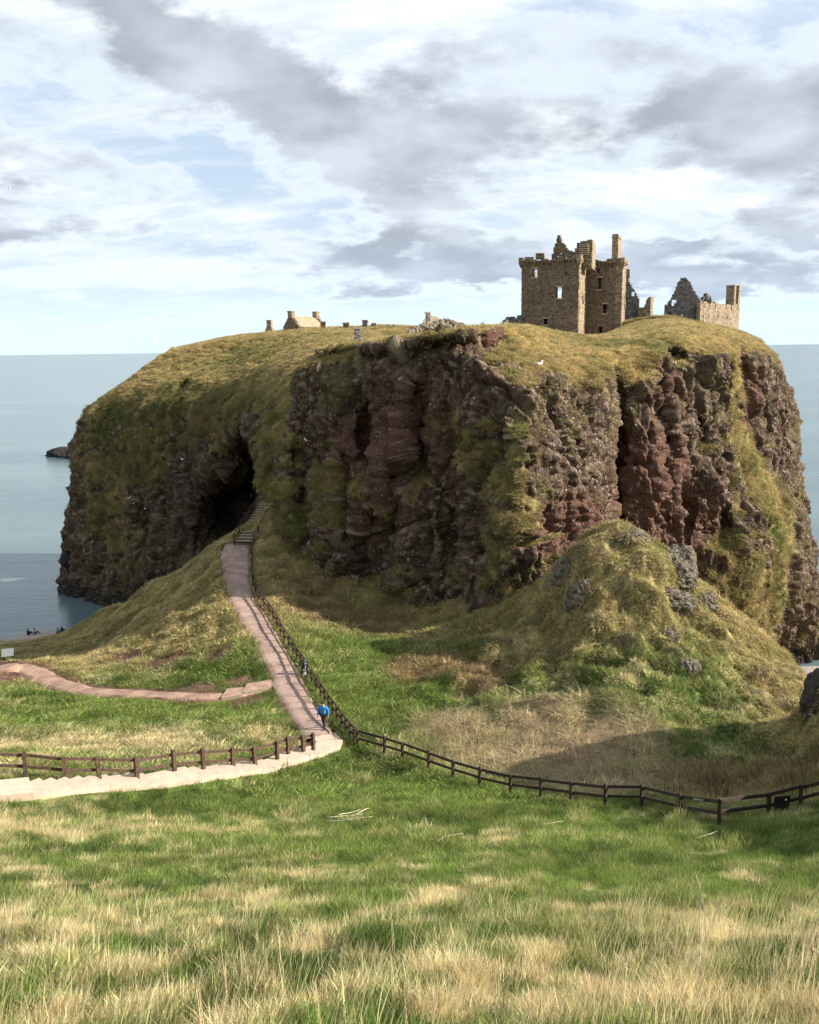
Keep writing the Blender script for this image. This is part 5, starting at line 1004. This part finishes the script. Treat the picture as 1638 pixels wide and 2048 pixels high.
W = {k: C3(*v) for k, v in dict(pelvis=(0, 0, .95), waist=(0, -.01, 1.14), chest=(0, -.02, 1.36), neck=(0, -.04, 1.52), jaw=(0, -.06, 1.6), crown=(0, -.05, 1.70),
     sho_l=(.19, -.02, 1.43), elb_l=(.29, .05, 1.17), wri_l=(.31, -.02, .93), palm_l=(.31, -.05, .85), sho_r=(-.19, -.02, 1.43), elb_r=(-.30, 0, 1.17), wri_r=(-.33, -.10, .94), palm_r=(-.33, -.14, .87),
     hip_l=(.09, 0, .9), knee_l=(.07, -.16, .52), ank_l=(.05, -.12, .09), toe_l=(.06, -.30, .04), hip_r=(-.09, 0, .9), knee_r=(-.05, .03, .5), ank_r=(-.03, .22, .14), toe_r=(-.04, .10, .04)).items()}
p = hit(648, 1464); d_, i_ = near_line(PATH_C, np.array([p[0]]), np.array([p[1]])); p[2] = PATH_C[i_[0]][2]+.05
person('walker in a blue jacket and dark trousers on the footpath', p, -.12, W, M_BLUE, M_NAVY, inner=M_FLEECE)
S = {k: C3(*v) for k, v in dict(pelvis=(0, 0, .14), waist=(0, .04, .34), chest=(0, .03, .56), neck=(0, -.02, .72), jaw=(0, -.04, .80), crown=(0, -.03, .90),
     sho_l=(.19, .03, .63), elb_l=(.26, -.14, .42), wri_l=(.14, -.32, .46), palm_l=(.10, -.38, .46), sho_r=(-.19, .03, .63), elb_r=(-.26, -.14, .42), wri_r=(-.14, -.32, .46), palm_r=(-.10, -.38, .46),
     hip_l=(.10, -.04, .13), knee_l=(.14, -.40, .44), ank_l=(.12, -.62, .09), toe_l=(.12, -.78, .05), hip_r=(-.10, -.04, .13), knee_r=(-.14, -.42, .42), ank_r=(-.12, -.66, .09), toe_r=(-.12, -.82, .05)).items()}
for px, py, rz, jk, lab in ((57, 1270, 2.6, M_NAVY, 'person in dark clothes sitting at the left of the beach pair'), (70, 1269, 2.2, M_GREYC, 'person in grey sitting at the right of the beach pair'), (116, 1267, 1.2, M_TEAL, 'person in a teal jacket sitting where grass meets beach'), (124, 1264, 1.6, M_NAVY, 'person in dark clothes close behind the teal jacket')):
    p = hit(px, py); person(lab, p, rz, S, jk, M_NAVY)
# ------------------------------------------------------------------ gulls
M_GULL = simple_mat('white_plumage', (.8, .8, .8), .8, .05, 8, 0); M_WING = simple_mat('grey_wing', (.42, .44, .47), .8, .1, 8, 0); M_BEAK = simple_mat('yellow_beak', (.6, .4, .05), .5, .1, 8, 0)
def gull_sit(p, rz, label, group, s=1.0):
    root = empty('gull', p, rz); root.scale = (s,)*3; tag(root, label, 'gull', group)
    MB().tube([(-.28, 0, .17), (-.16, 0, .15), (0, 0, .16), (.14, 0, .2), (.2, 0, .28), (.24, 0, .36), (.27, 0, .38)], [.01, .055, .095, .085, .05, .048, .02], 8).build('body', M_GULL, root, True)
    for y_ in (-.075, .075): MB().tube([(-.34, y_*.5, .19), (-.1, y_, .19), (.1, y_*.9, .21)], [.008, .045, .02], 6).build('wing', M_WING, root, True)
    MB().tube([(.28, 0, .375), (.35, 0, .36)], [.014, .004], 6).build('beak', M_BEAK, root)
    for y_ in (-.03, .03): MB().bar((.02, y_, -.02), (.02, y_, .12), .012, .012).build('leg', M_BEAK, root)
ALLV = np.concatenate([VB, VH]); AVIS = project(ALLV)
def on_cliff(px, py):
    d2 = (AVIS[0]-px)**2+(AVIS[1]-py)**2; m = d2 < 16
    k = np.where(m)[0]; return ALLV[k[np.argmin(AVIS[2][k])]] if len(k) else ALLV[np.argmin(d2)]
gull_sit(on_cliff(1076, 731), .2, 'large white gull standing on the shoulder of the red buttress', None, 1.5)
for px, py in ((362, 922), (315, 941), (285, 972), (258, 1000), (268, 1010), (290, 1023), (182, 1083), (615, 885), (500, 992)): gull_sit(on_cliff(px, py), random.random()*6, 'white gull perched on the shaded cliff by the headland', 'gulls on the shaded cliffs', 1.15)
for px, py in ((1350, 728), (1354, 729), (1416, 819), (1530, 735), (1545, 840), (1540, 950)): gull_sit(on_cliff(px, py), random.random()*6, 'white gull perched on the right-hand rock face', 'gulls on the right-hand cliffs', 1.1)
def gull_fly(p, rot, label, s):
    root = empty('flying_gull', p); root.rotation_euler = rot; root.scale = (s,)*3; tag(root, label, 'gull')
    MB().tube([(-.3, 0, 0), (-.2, 0, 0), (0, 0, 0), (.18, 0, .02), (.28, 0, .03), (.34, 0, .02)], [.05, .05, .085, .07, .05, .01], 8).build('body', M_GULL, root, True)
    for k in (-1, 1): MB().add([(.12, k*.06, .03), (-.1, k*.06, .03), (.16, k*.38, .17), (-.03, k*.38, .16), (-.02, k*.72, .13), (.12, k*.06, .05), (-.1, k*.06, .045), (.16, k*.38, .185), (-.03, k*.38, .175), (-.02, k*.72, .135)], [(0, 1, 3, 2), (2, 3, 4), (5, 7, 8, 6), (7, 9, 8), (0, 2, 7, 5), (2, 4, 9, 7), (1, 6, 8, 3), (3, 8, 9, 4)]).build('wing', M_WING, root)
gull_fly(P(312, 682, 95), (1.0, .2, .3), 'grey-winged gull banking above the sea horizon', .9)
gull_fly(P(17, 376, 160), (.2, .1, .5), 'tiny gull high in the pale sky at the far left', 1.0)
# ------------------------------------------------------------------ sticks, stalks
def stick(px, py, ln, rz, label, r0=.02, pitch=.12, group=None):
    p = hit(px, py); pts = []; 
    for k in range(6):
        t = k/5-.5; x = p[0]+math.cos(rz)*ln*t+random.uniform(-.03, .03); y = p[1]+math.sin(rz)*ln*t+random.uniform(-.03, .03); pts.append(C3(x, y, hgt1(x, y)+.13+pitch*k/5)-p)
    o = MB().tube(pts, [r0, r0, r0*.9, r0*.8, r0*.6, r0*.3], 6).build('fallen_stick', M_STICK, None, True); o.location = p; tag(o, label, 'stick', group)
for k, (px, py, ln, rz) in enumerate(((690, 1640, 1.5, .3), (700, 1634, 1.2, .7), (715, 1645, 1.4, .1), (680, 1650, 1.1, -.2), (725, 1630, .9, .9))): stick(px, py, ln, rz, 'bleached stick in the pile on the green below the path', group='pile of bleached sticks')
stick(900, 1682, .9, .25, 'bleached stick lying alone in the mid-slope grass'); stick(882, 1690, .5, 1.2, 'short bleached stick beside the lone one on mid-slope'); stick(1105, 1655, .9, .3, 'thin pale stick in the grass below the dark fence'); stick(1415, 1680, 1.0, .5, 'pale stick in the shaded grass below the fence corner')
def stalk(px0, py0, px1, py1, Y, label, group):
    a, b = P(px0, py0, Y), P(px1, py1, Y-.1); a = np.array([a[0], a[1], hgt1(a[0], a[1])-.02]); pts = [a+(b-a)*t+C3(.10*math.sin(t*2.2)*(1 if px1 < px0 else -1), 0, .0) for t in np.linspace(0, 1, 9)]; o0 = pts[0].copy(); root = empty('grass_stalk', o0); tag(root, label, 'grass stalk', group)
    MB().tube([p-o0 for p in pts], np.linspace(.007, .003, 9), 5).build('stem', M_STICK, root, True)
    hd = MB(); tip = pts[-1]-o0; dr = pts[-1]-pts[-2]; dr /= np.linalg.norm(dr)
    for k in range(26):
        q = tip-dr*random.uniform(0, .22); e = q+C3(random.uniform(-.02, .02), random.uniform(-.02, .02), random.uniform(.01, .03)); hd.tube([q, (q+e)/2+C3(0, 0, .004), e], [.0015, .004, .001], 4)
    hd.build('seed_head', M_STICK, root)
stalk(1412, 1900, 1378, 1748, 9.2, 'tallest bent grass stalk with seed head at the lower right', None); stalk(1408, 1890, 1420, 1790, 9.3, 'straight grass stalk just right of the tallest one', None)
for px0, py0, px1, py1 in ((1345, 1985, 1322, 1880), (1475, 1960, 1440, 1850), (1530, 2000, 1560, 1890), (1625, 1990, 1590, 1880), (1395, 2000, 1370, 1900), (1600, 2030, 1638, 1920), (1240, 2010, 1225, 1915), (1680, 2020, 1612, 1900)): stalk(px0, py0, px1, py1, 7.4, 'slender pale grass stalk rising from the lower right corner', 'tall stalks at the lower right')
# ------------------------------------------------------------------ set the grass last (it keeps clear of what is built)
pts, rot, scl, idx, col = scatter_ground()
gn_scatter('grass', pts, rot, scl, idx, col, 'green and straw-coloured rough grass covering the slopes')
q = scatter_cliff(VB, nB, grB, cB, GBshape, 62000, .85); gn_scatter('cliff_turf', *q, 'tufted turf clinging to the castle rock')
q = scatter_cliff(VH, nH, grH, cH, G2.shape, 52000, .9); gn_scatter('headland_turf', *q, 'rough turf draped over the headland')
